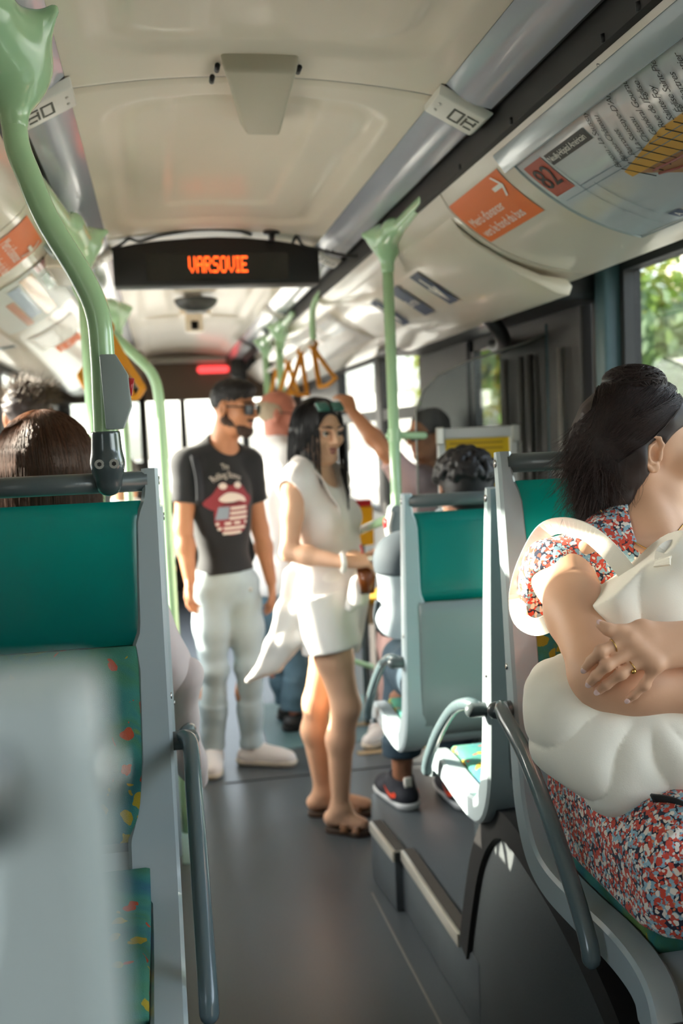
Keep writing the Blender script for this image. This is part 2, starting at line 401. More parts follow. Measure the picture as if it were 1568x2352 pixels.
# light strips, loudspeaker plates and the dark channels along both sides
SEG = [(-2.5, .32), (.46, 2.20), (2.36, 4.10), (4.24, 5.98), (6.12, 7.86), (8.0, 9.7)]
sidew = {1: 'right', -1: 'left'}
for sd in (1, -1):
    for (a, b) in SEG:
        pr = [(.672, 2.300), (.70, 2.282), (.735, 2.262), (.775, 2.247)]
        def fn(u, v, a=a, b=b, sd=sd, pr=pr):
            t = v*3; i = min(2, int(t)); f = t-i; x = pr[i][0]*(1-f)+pr[i+1][0]*f; z = pr[i][1]*(1-f)+pr[i+1][1]*f-.008*math.sin(math.pi*v)
            return (x if sd > 0 else 2*CX-x, a+(b-a)*u, z)
        V, F = grid(8, 12, fn)
        part('light_cover', (V, F if sd < 0 else [q[::-1] for q in F]), m_lens, ceil)
    ch = [(.775, 2.249), (.777, 2.30), (.812, 2.30), (.812, 2.19), (.800, 2.195), (.796, 2.27), (.786, 2.27), (.783, 2.249)]
    ch = [(x if sd > 0 else 2*CX-x, z) for x, z in ch]
    o = part('trim_1' if sd > 0 else 'trim_2', prism(ch, 1, -2.6, 9.7), m_dark, smooth=False); tag(o, kind='structure')
    if sd > 0:
        for y in (1.55, 1.68, 2.14, 2.52):
            part('clip', tube([(.80, y, 2.21), (.801, y, 2.196)], .006, 8), m_black, o)
def plate(sd, y, label):
    f = (lambda p: p) if sd > 0 else mir
    t = thing('speaker_cover', label, 'speaker', f((.72, y, 2.25)), 'ceiling speaker plates')
    d = np.array((.775-.672, 0, 2.247-2.30)); d /= np.linalg.norm(d); n = np.array((-d[2], 0, d[0]))*-1
    if n[2] > 0: n = -n
    def q(u, v, w): p = np.array((.672, y, 2.300))+d*u+np.array((0, 1, 0))*v+n*w; return f(tuple(p))
    V = [q(-.012, -.075, .002), (q(.128, -.075, .002)), q(.128, .075, .002), q(-.012, .075, .002), q(-.004, -.06, .02), q(.118, -.06, .02), q(.118, .06, .02), q(-.004, .06, .02)]
    part('plate', bev((V, [(3, 2, 1, 0), (4, 5, 6, 7), (0, 1, 5, 4), (1, 2, 6, 5), (2, 3, 7, 6), (3, 0, 4, 7)]), .004), m_white, t, sharp=30)
    def slot(u0, u1, v0, v1):
        V = [q(u0, v0, .0215), q(u1, v0, .0215), q(u1, v1, .0215), q(u0, v1, .0215), q(u0, v0, .015), q(u1, v0, .015), q(u1, v1, .015), q(u0, v1, .015)]
        return V, [(3, 2, 1, 0), (4, 5, 6, 7), (0, 1, 5, 4), (1, 2, 6, 5), (2, 3, 7, 6), (3, 0, 4, 7)]
    m_slot = M_SLOT
    for s4 in ((.045, .075, -.035, -.029), (.045, .050, -.029, .03), (.070, .075, -.029, .03), (.050, .070, .026, .031), (.080, .110, -.035, -.029), (.085, .108, -.006, .0), (.080, .085, -.02, .028), (.104, .109, -.02, .005), (.088, .108, .024, .030)):
        part('slot', slot(*s4), m_slot, t, smooth=False)
    part('screw', tube([q(.012, -.02, .018), q(.012, -.02, .0225)], .004, 8), m_alu, t); part('screw', tube([q(.012, .02, .018), q(.012, .02, .0225)], .004, 8), m_alu, t)
M_SLOT = M('slot_dark_olive', '#55544a', .6)
for y, wd in ((2.28, 'nearest, above the aisle seats'), (4.17, 'second, beyond the destination display'), (6.05, 'third, toward the driver')):
    plate(1, y, 'white slotted speaker plate in the right ceiling light strip, '+wd)
    plate(-1, y, 'white slotted speaker plate in the left ceiling light strip, '+wd)

# side walls: cove panels, pillars, sill panels; windows carry frame and pane
CS = [(-2.6, -.9), (-.895, .9), (.905, 2.748), (2.756, 4.7), (4.705, 6.6), (6.605, 9.65)]
def cove_panel(y0, y1, sd):
    n = len(PROF); V = []; F = []
    for y in (y0, y1):
        for i in range(n): V.append(cove(y, _s[i], 0, sd))
        for i in range(n): V.append(cove(y, _s[i], -.012, sd))
    m = 2*n
    for i in range(n-1):
        F += [(i, i+1, m+i+1, m+i), (n+i, m+n+i, m+n+i+1, n+i+1)]
    F += [(0, m, m+n, n), (n-1, 2*n-1, m+2*n-1, m+n-1), tuple(range(n))+tuple(range(2*n-1, n-1, -1)), tuple(m+i for i in range(n))[::-1]+tuple(m+i for i in range(n, 2*n))]
    bm = bmesh.new(); vs_ = [bm.verts.new(p) for p in V]
    for f in F: bm.faces.new([vs_[i] for i in f])
    bmesh.ops.recalc_face_normals(bm, faces=bm.faces[:]); bm.verts.index_update()
    r = ([tuple(v.co) for v in bm.verts], [tuple(v.index for v in f.verts) for f in bm.faces]); bm.free(); return r
WIN = {1: [(-.75, 1.2), (1.3, 2.98), (5.42, 6.45), (6.6, 8.0)], -1: [(-.75, .42), (2.28, 3.45), (3.53, 4.60), (4.68, 6.4), (6.5, 7.6)]}  # left gaps are out of view, spaced by where sun should fall
SILL, TOP = .97, 2.04
nwin = 0
for sd in (1, -1):
    X = XR if sd > 0 else XL
    w = tag(bpy.data.objects.new('wall_'+sidew[sd], None), kind='structure'); link(w, None, (0, 0, 0))
    for a, b in CS: part('cove_panel', cove_panel(a, b, sd), m_cove, w, sharp=30)
    xa, xb = (X, X+.05) if sd > 0 else (X-.05, X)
    door = (3.18, 5.3) if sd > 0 else None
    for a, b in ([(-2.65, door[0]), (door[1], 10.2)] if door else [(-2.65, 10.2)]): part('sill_panel', box((xa, a, 0), (xb, b, SILL), .006), m_wall, w, smooth=False)
    part('header', box((xa, -2.65, TOP), (xb, 10.2, 2.42)), m_charc, w, smooth=False)
    part('soffit', box((1.25, -2.65, 2.045), (XR, 10.2, 2.055)) if sd > 0 else box((XL, -2.65, 2.045), (2*CX-1.25, 10.2, 2.055)), m_white, w, smooth=False)
    ys = sorted([v for ab in WIN[sd] for v in ab]+(list(door) if door else [])); ys = [-2.65]+ys+[10.2]
    for i in range(0, len(ys)-1, 2):
        if ys[i+1]-ys[i] > .02: part('pillar', box((xa-.012, ys[i], SILL), (xb, ys[i+1], TOP), .01), m_charc, w, smooth=False)  # on the left, the broad unseen infill is added to block sun
    for a, b in WIN[sd]:
        nwin += 1; e = tag(bpy.data.objects.new('window_%d' % nwin, None), kind='structure'); link(e, None, (0, 0, 0))
        f = .035; z0, z1 = SILL, TOP
        part('frame', join(box((xa-.006, a, z0), (xb, a+f, z1)), box((xa-.006, b-f, z0), (xb, b, z1)), box((xa-.006, a+f, z0), (xb, b-f, z0+f)), box((xa-.006, a+f, z1-f), (xb, b-f, z1))), m_dark, e, smooth=False)
        xm = (xa+xb)/2
        if sd > 0 and a > 5: part('transom', box((xa-.004, a+f, 1.60), (xb, b-f, 1.67)), m_dark, e, smooth=False)
        part('pane', box((xm-.002, a+f, z0+f), (xm+.002, b-f, z1-f)), m_pane, e, smooth=False)
tag(part('trim_3', box((1.40, 2.975, .97), (1.47, 3.05, 2.06), .01), m_teal_post), kind='structure')
# front: header, windscreen; back wall
wf = tag(bpy.data.objects.new('wall_front', None), kind='structure'); link(wf, None, (0, 0, 0))
part('header_panel', box((XL, 9.76, 1.90), (XR, 9.82, 2.40)), m_brown, wf, smooth=False)
part('apron', box((XL, 10.2, 0), (XR, 10.25, .95)), m_charc, wf, smooth=False)
part('pillar', box((XL, 10.15, .95), (XL+.1, 10.25, 2.4)), m_charc, wf, smooth=False); part('pillar', box((XR-.1, 10.15, .95), (XR, 10.25, 2.4)), m_charc, wf, smooth=False)
nwin += 1; e = tag(bpy.data.objects.new('window_%d' % nwin, None), kind='structure'); link(e, None, (0, 0, 0))
part('pane', box((XL+.1, 10.22, .95), (XR-.1, 10.225, 2.4)), m_pane, e, smooth=False); part('frame', box((.22, 10.2, .95), (.28, 10.24, 2.4)), m_dark, e, smooth=False)
wb = tag(bpy.data.objects.new('wall_back', None), kind='structure'); link(wb, None, (0, 0, 0))
part('panel', box((XL, -2.7, 0), (XR, -2.65, 2.4)), m_wall, wb, smooth=False)

# floor, podiums, wheel boxes
fl = part('floor', box((XL, -2.65, -.06), (XR, 10.2, 0)), m_floor, smooth=False, org=(0, 0, 0)); tag(fl, kind='structure')
part('podium', prism([(XR, 2.3), (.712, 2.3), (.700, 2.62), (.690, 3.0), (.662, 3.0), (.640, 3.25), (.70, 3.52), (.85, 3.74), (XR, 3.74)], 2, 0, .2, .008), m_floor, fl, sharp=30)
part('podium', prism([(XL, -2.6), (-.04, -2.6), (-.02, 3.7), (-.2, 3.95), (XL, 3.95)], 2, 0, .2, .008), m_floor, fl, sharp=30)
def edging(a, b, z=.2):
    a, b = np.array(a), np.array(b); t = (b-a)/np.linalg.norm(b-a); s = np.array((t[1], -t[0])); s = s if s[0] > 0 else -s
    c = (a+b)/2; L = np.linalg.norm(b-a)/2; T = np.array((*t, 0)); S = np.array((*s, 0))
    r = part('edge_strip', obox((*(c+s*.017), z+.003), T*L, S*.02, (0, 0, .004), .002), m_alu, fl, sharp=30)
    part('nose', obox((*(c-s*.004), z-.012), T*L, S*.004, (0, 0, .018), .002), m_white_edge, r, sharp=30)
    part('grip_insert', obox((*(c+s*.019), z+.0075), T*(L-.004), S*.016, (0, 0, .001)), m_grip, r, smooth=False)
m_white_edge = M('bright_edge', '#dcd7ca', .3, metal=.6); m_grip = M('grip_insert', '#443f3a', .8, var=.4, vscale=300)
edging((.640, 3.25), (.662, 2.99)); edging((.688, 3.0), (.708, 2.44))
part('floor_seam', prism([(.612, 3.15), (.618, 3.15), (.662, 1.2), (.656, 1.2)], 2, 0, .003), M('seam_grey', '#7c7a75', .5), fl, smooth=False)
m_mark = M('pale_blue_marking', '#8fb3b6', .5)
part('floor_marking', box((.0, 3.55, 0), (.035, 4.2, .003)), m_mark, fl, smooth=False)
m_mat = M('teal_grey_mat', '#5f7f84', .5, var=.2, vscale=150); m_ochre = M('ochre_line', '#b49a76', .6)
part('floor_marking', box((.45, 4.75, 0), (1.3, 5.6, .003)), m_mat, fl, smooth=False)
part('floor_marking', box((.85, 4.55, 0), (1.35, 4.6, .004)), m_ochre, fl, smooth=False); part('floor_marking', box((.85, 5.0, .003), (1.35, 5.06, .006)), m_ochre, fl, smooth=False)  # two plain ochre bands across the floor
part('floor_seam', box((.2, 4.35, 0), (1.4, 4.358, .003)), m_dark, fl, smooth=False)
# wheel box under the rear-facing seats, black rubber along its edge
pts = [(2.42, .19), (2.36, .34), (2.28, .50), (2.17, .62), (2.06, .665), (1.9, .655), (1.74, .625), (1.60, .575), (1.47, .50), (1.36, .36), (1.30, .2), (1.26, 0)]
arch = cr(pts, 5)
bp = part('wheel_box', prism([(2.42, 0)]+[tuple(p) for p in arch], 0, .715, XR-.01, .006), m_step, fl, sharp=25)
V, F = [], []
for i, (y, z) in enumerate(arch):
    a = arch[max(0, i-1)]; b = arch[min(len(arch)-1, i+1)]; t = np.array(b)-np.array(a); t /= np.linalg.norm(t); n = np.array((t[1], -t[0]))
    if n[1] < 0 and n[0] < 0: n = -n
    n = np.array((-t[1], t[0]))*(-1 if (-t[1]*(y-1.86)+t[0]*(z-.2)) < 0 else 1)
    for dx, dn in ((-.012, .014), (-.012, -.048), (.0, -.052), (.03, .004), (.03, .016)): V.append((.715+dx, y+n[0]*dn, z+n[1]*dn))
for i in range(len(arch)-1):
    for k in range(5): F.append((i*5+k, i*5+(k+1) % 5, i*5+5+(k+1) % 5, i*5+5+k))
part('rubber_edge', (V, F), m_black, bp, sharp=40)
part('wheel_box', prism([(2.42, 0)]+[tuple(p) for p in arch], 0, XL+.01, -.09, .006), m_step, fl, sharp=25)
part('floor_box', box((.78, .2, .0), (XR-.01, 1.3, .33), .01), m_floor, fl, smooth=False)

# the double door on the right, folded dark leaves, rails, headgear
d1 = tag(bpy.data.objects.new('door_1', None), kind='structure'); link(d1, None, (0, 0, 0))
def leaf(y0, y1, gl0, gl1, x=1.44):
    part('leaf', join(box((x, y0, .02), (x+.035, y0+.055, 2.0)), box((x, y1-.055, .02), (x+.035, y1, 2.0)), box((x, y0, .02), (x+.035, y1, .12)), box((x, y0, 1.88), (x+.035, y1, 2.0))), m_black, d1, smooth=False)
    part('glass', box((x+.012, y0+.055, .12), (x+.018, y1-.055, 1.88)), gl0, d1, smooth=False)
leaf(4.02, 4.48, m_pane, 0)
part('leaf', box((1.43, 4.5, .02), (1.47, 5.28, 2.0), .01), m_black, d1, smooth=False)
part('leaf', box((1.42, 3.2, .02), (1.47, 4.0, 2.0), .01), m_charc, d1, smooth=False)
for y in (3.33, 3.62, 3.72, 3.9): part('door_bar', tube([(1.40, y, .9), (1.40, y, 1.80)], .013, 10), M_BAR if 'M_BAR' in globals() else globals().setdefault('M_BAR', M('grey_bar', '#77726e', .35)), d1)
part('headgear', box((1.18, 3.06, 1.93), (XR, 5.3, 2.045), .02), m_black, d1, smooth=False)
part('headgear_arm', tube(cr([(1.2, 3.5, 1.93), (1.27, 3.55, 1.86), (1.33, 3.75, 1.84), (1.39, 4.0, 1.87)], 6), .028, 10), m_black, d1)
# cream cover over the door machinery, carrying the exit signs
cp = [(.84, 2.15), (.87, 2.11), (.93, 2.062), (1.02, 2.01), (1.12, 1.968), (1.2, 1.955), (1.215, 1.935), (1.205, 1.91), (1.17, 1.915), (1.05, 1.975), (.97, 2.0275), (.89, 2.08)]
tag(part('trim_4', prism(cp, 1, 2.79, 4.68, .008), m_cove, sharp=35), kind='structure')


# ================================================================ seats
m_shell = M('seat_grey_plastic', '#a4b1b5', .28, coat=.25, var=.03, vscale=6)
m_backshell = M('seat_back_grey', '#7f898a', .35, coat=.15, var=.05, vscale=5); m_bar = M('dark_grey_bar', '#4c5557', .3, coat=.2)
m_head = M('teal_headrest', '#0f6468', .25, coat=.35, var=.25, vscale=6)
m_rod = M('grey_green_rod', '#56666a', .25, coat=.4)
m_screw = M('bright_screw', '#c8c8c4', .25, metal=1)
_t = m_head.node_tree; _b = _t.nodes['Principled BSDF']; _tl = _t.nodes.new('ShaderNodeBsdfTranslucent'); _tl.inputs[0].default_value = lin('#43c4ba')
_mx = _t.nodes.new('ShaderNodeMixShader'); _mx.inputs[0].default_value = .55; _o = _t.nodes['Material Output']
_t.links.new(_b.outputs[0], _mx.inputs[1]); _t.links.new(_tl.outputs[0], _mx.inputs[2]); _t.links.new(_mx.outputs[0], _o.inputs[0])   # thin tinted plastic lets light through
def fabric():
    m = M('seat_fabric', '#1f5453', .9, bump=.5, bscale=700); t = m.node_tree; b = t.nodes['Principled BSDF']
    tc = t.nodes.new('ShaderNodeTexCoord'); n0 = t.nodes.new('ShaderNodeTexNoise'); n0.inputs['Scale'].default_value = 5.5; n0.inputs['Detail'].default_value = 3.5; n0.inputs['Distortion'].default_value = .8
    t.links.new(tc.outputs['Object'], n0.inputs['Vector']); cr_ = t.nodes.new('ShaderNodeValToRGB'); es = cr_.color_ramp.elements
    for i, (p_, c_) in enumerate(((.34, '#285c72'), (.42, '#2b7070'), (.47, '#367a70'), (.52, '#3a765a'), (.57, '#2b7070'), (.61, '#587e48'), (.67, '#748c44'))):
        e_ = es[i] if i < 2 else es.new(p_); e_.position = p_; e_.color = lin(c_)
    t.links.new(n0.outputs['Fac'], cr_.inputs[0]); src = cr_.outputs[0]
    for (sc, th, col, off) in ((16, .33, '#a8421f', 3.1), (13, .30, '#9c8a20', 8.7)):
        mp = t.nodes.new('ShaderNodeMapping'); mp.inputs['Location'].default_value = (off, off*2, off*.7); t.links.new(tc.outputs['Object'], mp.inputs[0])
        n = t.nodes.new('ShaderNodeTexNoise'); n.inputs['Scale'].default_value = 30; t.links.new(mp.outputs[0], n.inputs['Vector'])
        s_ = t.nodes.new('ShaderNodeVectorMath'); s_.operation = 'SCALE'; s_.inputs['Scale'].default_value = .035; t.links.new(n.outputs['Color'], s_.inputs[0])
        a_ = t.nodes.new('ShaderNodeVectorMath'); t.links.new(mp.outputs[0], a_.inputs[0]); t.links.new(s_.outputs[0], a_.inputs[1])
        v = t.nodes.new('ShaderNodeTexVoronoi'); v.inputs['Scale'].default_value = sc*1.9; t.links.new(a_.outputs[0], v.inputs['Vector'])
        l1 = t.nodes.new('ShaderNodeMath'); l1.operation = 'LESS_THAN'; l1.inputs[1].default_value = th; t.links.new(v.outputs['Distance'], l1.inputs[0])
        n2 = t.nodes.new('ShaderNodeTexNoise'); n2.inputs['Scale'].default_value = 5.5; t.links.new(mp.outputs[0], n2.inputs['Vector'])
        l2 = t.nodes.new('ShaderNodeMath'); l2.operation = 'GREATER_THAN'; l2.inputs[1].default_value = .54; t.links.new(n2.outputs['Fac'], l2.inputs[0])
        mu = t.nodes.new('ShaderNodeMath'); mu.operation = 'MULTIPLY'; t.links.new(l1.outputs[0], mu.inputs[0]); t.links.new(l2.outputs[0], mu.inputs[1])
        mx = t.nodes.new('ShaderNodeMix'); mx.data_type = 'RGBA'; mx.inputs['B'].default_value = lin(col)
        t.links.new(mu.outputs[0], mx.inputs['Factor']); t.links.new(src, mx.inputs['A']); src = mx.outputs['Result']
    t.links.new(src, b.inputs['Base Color']); return m
m_fab = fabric()
FP = cr([(-.080, .712), (-.062, .56), (-.048, .42), (-.032, .25), (-.018, .12), (.002, .03), (.05, -.035), (.12, -.058), (.24, -.056), (.36, -.047), (.44, -.050), (.482, -.066), (.498, -.098)], 8)
FT = [(.0, .030), (.05, .030), (.09, .046), (.20, .050), (.29, .052), (.315, .062), (.35, .056), (.52, .060), (.60, .070), (.66, .088), (.74, .088), (.80, .055), (1.0, .052), (1.3, .05)]
FN = [(.0, .030), (.08, .034), (.3, .042), (.6, .052), (.75, .062), (1.0, .058), (1.2, .058), (1.3, .056)]
_fs = np.concatenate([[0], np.cumsum(np.linalg.norm(np.diff(FP, axis=0), axis=1))])
def frame_geo(u0, inward=1):
    t = np.gradient(FP, axis=0); t /= np.linalg.norm(t, axis=1)[:, None]; V, F = [], []
    n = np.stack([-t[:, 1], t[:, 0]], 1)
    for i, p in enumerate(FP):
        s = _fs[i]; w = np.interp(s, [a for a, _ in FT], [b for _, b in FT]); h = np.interp(s, [a for a, _ in FN], [b for _, b in FN])/2
        e = .006
        if i in (0, len(FP)-1): h *= .8
        for du, dn in ((e, -h), (w-e, -h), (w, -h+e), (w, h-e), (w-e, h), (e, h), (0, h-e), (0, -h+e)):
            V.append((u0+inward*du, p[0]+n[i][0]*dn, p[1]+n[i][1]*dn))
    k = 8
    for i in range(len(FP)-1):
        for j in range(k): F.append((i*k+j, i*k+(j+1) % k, i*k+k+(j+1) % k, i*k+k+j))
    F += [tuple(range(k))[::-1], tuple((len(FP)-1)*k+j for j in range(k))]
    return V, F
def sheet(path, u0, u1, th, crown=0., edge=.008, lift=0.):
    """upholstered slab following path (v, w) between u0 and u1"""
    p = np.array(path, float); t = np.gradient(p, axis=0); t /= np.linalg.norm(t, axis=1)[:, None]; n = np.stack([-t[:, 1], t[:, 0]], 1)
    us = [0, .02, .06, .15, .3, .5, .7, .85, .94, .98, 1]; V, F = [], []; m = len(p)
    for side in (1, -1):
        for i in range(m):
            ei = 1-max(0, 1-min(i, m-1-i)/1.5)
            for q in us:
                eu = min(1, min(q, 1-q)/.05); d = th/2*(.35+.65*math.sqrt(max(0, min(eu, .3+.7*ei))))+crown*math.sin(math.pi*q)*ei*(side > 0)
                V.append((u0+(u1-u0)*q, p[i][0]+n[i][0]*(d*side+lift), p[i][1]+n[i][1]*(d*side+lift)))
    L = len(us)
    for s in (0, 1):
        for i in range(m-1):
            for j in range(L-1):
                a = s*m*L+i*L+j; q = (a, a+1, a+L+1, a+L); F.append(q if s == 0 else q[::-1])
    o = m*L
    for i in range(m-1): F += [(i*L, i*L+L, o+i*L+L, o+i*L), (i*L+L-1, o+i*L+L-1, o+i*L+2*L-1, i*L+2*L-1)]
    for j in range(L-1): F += [(j, o+j, o+j+1, j+1), ((m-1)*L+j, (m-1)*L+j+1, o+(m-1)*L+j+1, o+(m-1)*L+j)]
    return V, F
def fp(w0, w1, n=9, on='w'):
    if on == 'w':
        ws = np.linspace(w0, w1, n); back = FP[:60]; return [(np.interp(-w, -back[:, 1], back[:, 0]), w) for w in ws]
SW = .45
CACHE = {}
def seat_parts(mirror):
    if mirror in CACHE: return CACHE[mirror]
    L = []
    def add(name, geo, mat, sub=None, sharp=None):
        V = [((-p[0] if mirror else p[0]), p[1], p[2]) for p in geo[0]]
        bm = bmesh.new(); vs_ = [bm.verts.new(p) for p in V]
        for f in geo[1]:
            try: bm.faces.new([vs_[i] for i in f])
            except ValueError: pass
        bmesh.ops.recalc_face_normals(bm, faces=bm.faces[:]); me = bpy.data.meshes.new(name); bm.to_mesh(me); bm.free()
        me.polygons.foreach_set('use_smooth', np.full(len(me.polygons), True))
        if sharp: me.set_sharp_from_angle(angle=R_(sharp))
        me.materials.append(mat); L.append((name, me, sub))
    add('side_frame', frame_geo(0, 1), m_shell, None, 35); add('side_frame', frame_geo(SW, -1), m_shell, None, 35)
    add('grab_bar', tube([(.02, -.078, .690), (SW-.02, -.078, .690)], .0185, 16), m_bar)
    add('headrest', sheet(fp(.655, .40, 10), .034, SW-.034, .036, .004), m_head)
    add('back_cushion', sheet(fp(.398, .055, 12), .048, SW-.048, .04, .012, lift=.006), m_fab)
    add('back_shell', sheet(fp(.398, .0, 12), .044, SW-.044, .016, 0, lift=-.022), m_backshell)
    add('pan_shell', sheet([(-.002, .035), (.03, -.02), (.07, -.045), (.14, -.056), (.26, -.055), (.38, -.046), (.45, -.05), (.475, -.075), (.48, -.10)][::1], .04, SW-.04, .03, 0), m_shell)
    add('pan_cushion', sheet([(.035, .012), (.06, -.015), (.11, -.03), (.2, -.032), (.3, -.028), (.38, -.024), (.43, -.032)], .052, SW-.052, .035, .008, lift=.008), m_fab)
    add('armrest', tube(cr([(-.012, -.03, .22), (-.022, -.018, .228), (-.03, .02, .222), (-.03, .12, .182), (-.03, .24, .10), (-.03, .33, .02), (-.03, .375, -.03), (-.03, .385, -.055)], 6), .0145, 12, dome=True), m_rod)
    add('armrest_pivot', tube([(.01, -.03, .22), (-.03, -.03, .22)], .017, 12, dome=True), m_bar, 'armrest')
    add('screw', tube([(.001, -.078, .690), (-.002, -.078, .690)], .008, 10), m_screw, 'side_frame'); add('screw', tube([(.002, -.045, .30), (-.002, -.045, .30)], .006, 10), m_screw, 'side_frame')
    CACHE[mirror] = L; return L
def seat(label, x, y, z, facing, side, arm=True, group='bus seats', base=None):
    """x: aisle edge; y: back; z: pan top; facing +1 forward; side +1 toward the right wall"""
    flip = facing < 0; mirror = (side > 0) == flip
    t = thing('bus_seat', label, 'seat', (x, y, z), group); t.rotation_euler[2] = math.pi if flip else 0
    last = {}
    for name, me, sub in seat_parts(mirror):
        if not arm and name.startswith('armrest'): continue
        o = bpy.data.objects.new(name, me); COL.objects.link(o); o.parent = last[sub] if sub else t
        if name not in last: last[name] = o
    if base is not None:          # support leg down to the step
        s = 1 if side > 0 else -1; f = facing
        g = join(obox((s*.30*(1 if not flip else -1), .20, (base-z-.07)/2), (.02, 0, 0), (0, .03, 0), (0, 0, (z-.07-base)/2), .004), obox((s*.22*(1 if not flip else -1), .20, -.085), (.2, 0, 0), (0, .025, 0), (0, 0, .012), .004))
        me = mesh('support_leg', g[0], g[1], m_bar, False); o = bpy.data.objects.new('support_leg', me); COL.objects.link(o); o.parent = t
    return t
seat('grey seat facing the camera, carrying the woman with the cream tote bag', .635, 1.76, .775, -1, 1, base=.66)
seat('grey window seat beside the woman with the cream tote bag, mostly behind her', 1.09, 1.76, .775, -1, 1, arm=False, base=.66).scale = (.8, 1, 1)
seat('empty grey bus seat facing away, directly behind the tote bag woman', .675, 2.10, .695, 1, 1, base=.2)
seat('empty window seat facing away, second from the aisle behind the tote bag woman', 1.13, 2.10, .695, 1, 1, arm=False, base=.2).scale = (.72, 1, 1)
seat('grey bus seat with sunlit teal headrest under the curly-haired passenger', .66, 2.80, .645, 1, 1, base=.2)
seat('window seat facing away beside the curly-haired passenger', 1.115, 2.80, .645, 1, 1, arm=False, base=.2).scale = (.7, 1, 1)
seat('large teal and grey seat at left facing the camera, green pole clamped to its bar', -.005, 1.76, .775, -1, -1, base=.2)
seat('window seat facing the camera at the left edge, beyond the seat with the pole', -.46, 1.76, .775, -1, -1, arm=False, base=.2)
seat('grey seat facing away under the woman with bobbed brown hair', .0, 2.10, .695, 1, -1, base=.2)
seat('window seat beside the woman with bobbed brown hair, facing away', -.455, 2.10, .695, 1, -1, arm=False, base=.2)
seat('blurred grey seat back closest to the camera at lower left', -.016, .31, .775, 1, -1, base=.2)


# ================================================================ poles, straps, display, signs
m_green2 = m_green
m_strap = M('amber_strap', '#d08a1e', .45)
m_led = M('orange_led', '#ff5a1c', .5, emit=1.3)
m_red_led = M('red_led', '#ff4a4a', .5, emit=.9)
m_screen = M('dark_screen', '#161616', .08, coat=.5)
m_signor = M('orange_sticker', '#e8712c', .5)
m_signwh = M('white_print', '#f6efe4', .45)
m_ink = M('black_print', '#33322f', .5)
m_blue = M('navy_sticker', '#243a5c', .35)
m_boxgrey = M('stop_box_grey', '#8b9797', .4)
m_redbtn = M('red_button', '#b3242b', .3)
m_screwhead = M('steel_screw_head', '#b9b8b2', .3, metal=.5); m_fit = M('dark_grey_fitting', '#454f51', .18, coat=.6)

def bracket(name_parent, top, chan, tip, k=1.0):
    """cast fitting from the pole head to the channel, with a short wing over the light strip"""
    top, chan, tip = map(np.array, (top, chan, tip)); lo = np.minimum(np.minimum(top, chan), tip)-.09; hi = np.maximum(np.maximum(top, chan), tip)+.09
    v = Vol(lo, hi, .005)
    mid = top+np.array((0, 0, .05))
    v.cone(top-np.array((0, 0, .05)), top, .023, .024, 0); v.cone(top, mid, .023, .03, .02)
    v.cone(mid, chan, .028*k, .020*k, .05, flat=((0, 0, 1), 1.0)); v.cone(mid, tip, .03*k, .009, .06)
    v.cone(mid, (chan*.5+tip*.5)*.6+mid*.4, .03*k, .016*k, .06)
    return part('bracket', v.geo(), m_green, name_parent)
def pole(label, pts, base, cat='pole', r=.0185, brk=None, grp='green poles', base_z=None):
    pts = [np.array(p, float) for p in pts]
    t = thing('grab_pole', label, 'pole', base, grp)
    path = cr(pts, 10) if len(pts) > 2 else np.array(pts)
    part('tube', tube(path, r, 18), m_green, t)
    if brk: bracket(t, *brk)
    return t
# nearest left pole, clamped to the seat bar
t = pole('pale green bent pole in front at left, clamped to the seat bar, with stop button', [(-.213, 1.82, 2.15), (-.212, 1.82, 2.06), (-.195, 1.82, 2.0), (-.168, 1.82, 1.925), (-.118, 1.82, 1.83), (-.094, 1.82, 1.765), (-.090, 1.82, 1.69), (-.091, 1.82, 1.62), (-.0925, 1.82, 1.54)], (-.0925, 1.82, 1.46), r=.0215,
         brk=((-.213, 1.82, 2.14), (-.30, 1.40, 2.245), (-.130, 1.74, 2.245), 1.55))
v = Vol((-.15, 1.76, 1.43), (-.03, 1.89, 1.58), .003)
v.cone((-.0925, 1.82, 1.556), (-.0925, 1.82, 1.50), .0255, .0285, 0); v.cone((-.0925, 1.82, 1.50), (-.0925, 1.826, 1.466), .0285, .0245, .01); v.cut((0, 0, 1.557), (0, 0, 1))
cl = part('clamp', v.geo(), m_fit, t)
for dx in (-.0125, .0125):
    s_ = part('clamp_screw', tube([(-.0925+dx, 1.80, 1.500), (-.0925+dx, 1.7895, 1.500)], .0085, 14), m_screwhead, cl, sharp=30); part('socket', tube([(-.0925+dx, 1.792, 1.500), (-.0925+dx, 1.7892, 1.500)], .0042, 6), m_black, s_, smooth=False)
bx = part('stop_button_box', prism([(-.094, 1.690), (-.066, 1.690), (-.047, 1.655), (-.044, 1.600), (-.060, 1.560), (-.090, 1.560)], 1, 1.785, 1.835, .003), m_boxgrey, t, sharp=30)
part('red_button', tube([(-.050, 1.81, 1.635), (-.040, 1.81, 1.633)], .016, 14, dome=False), m_redbtn, bx)
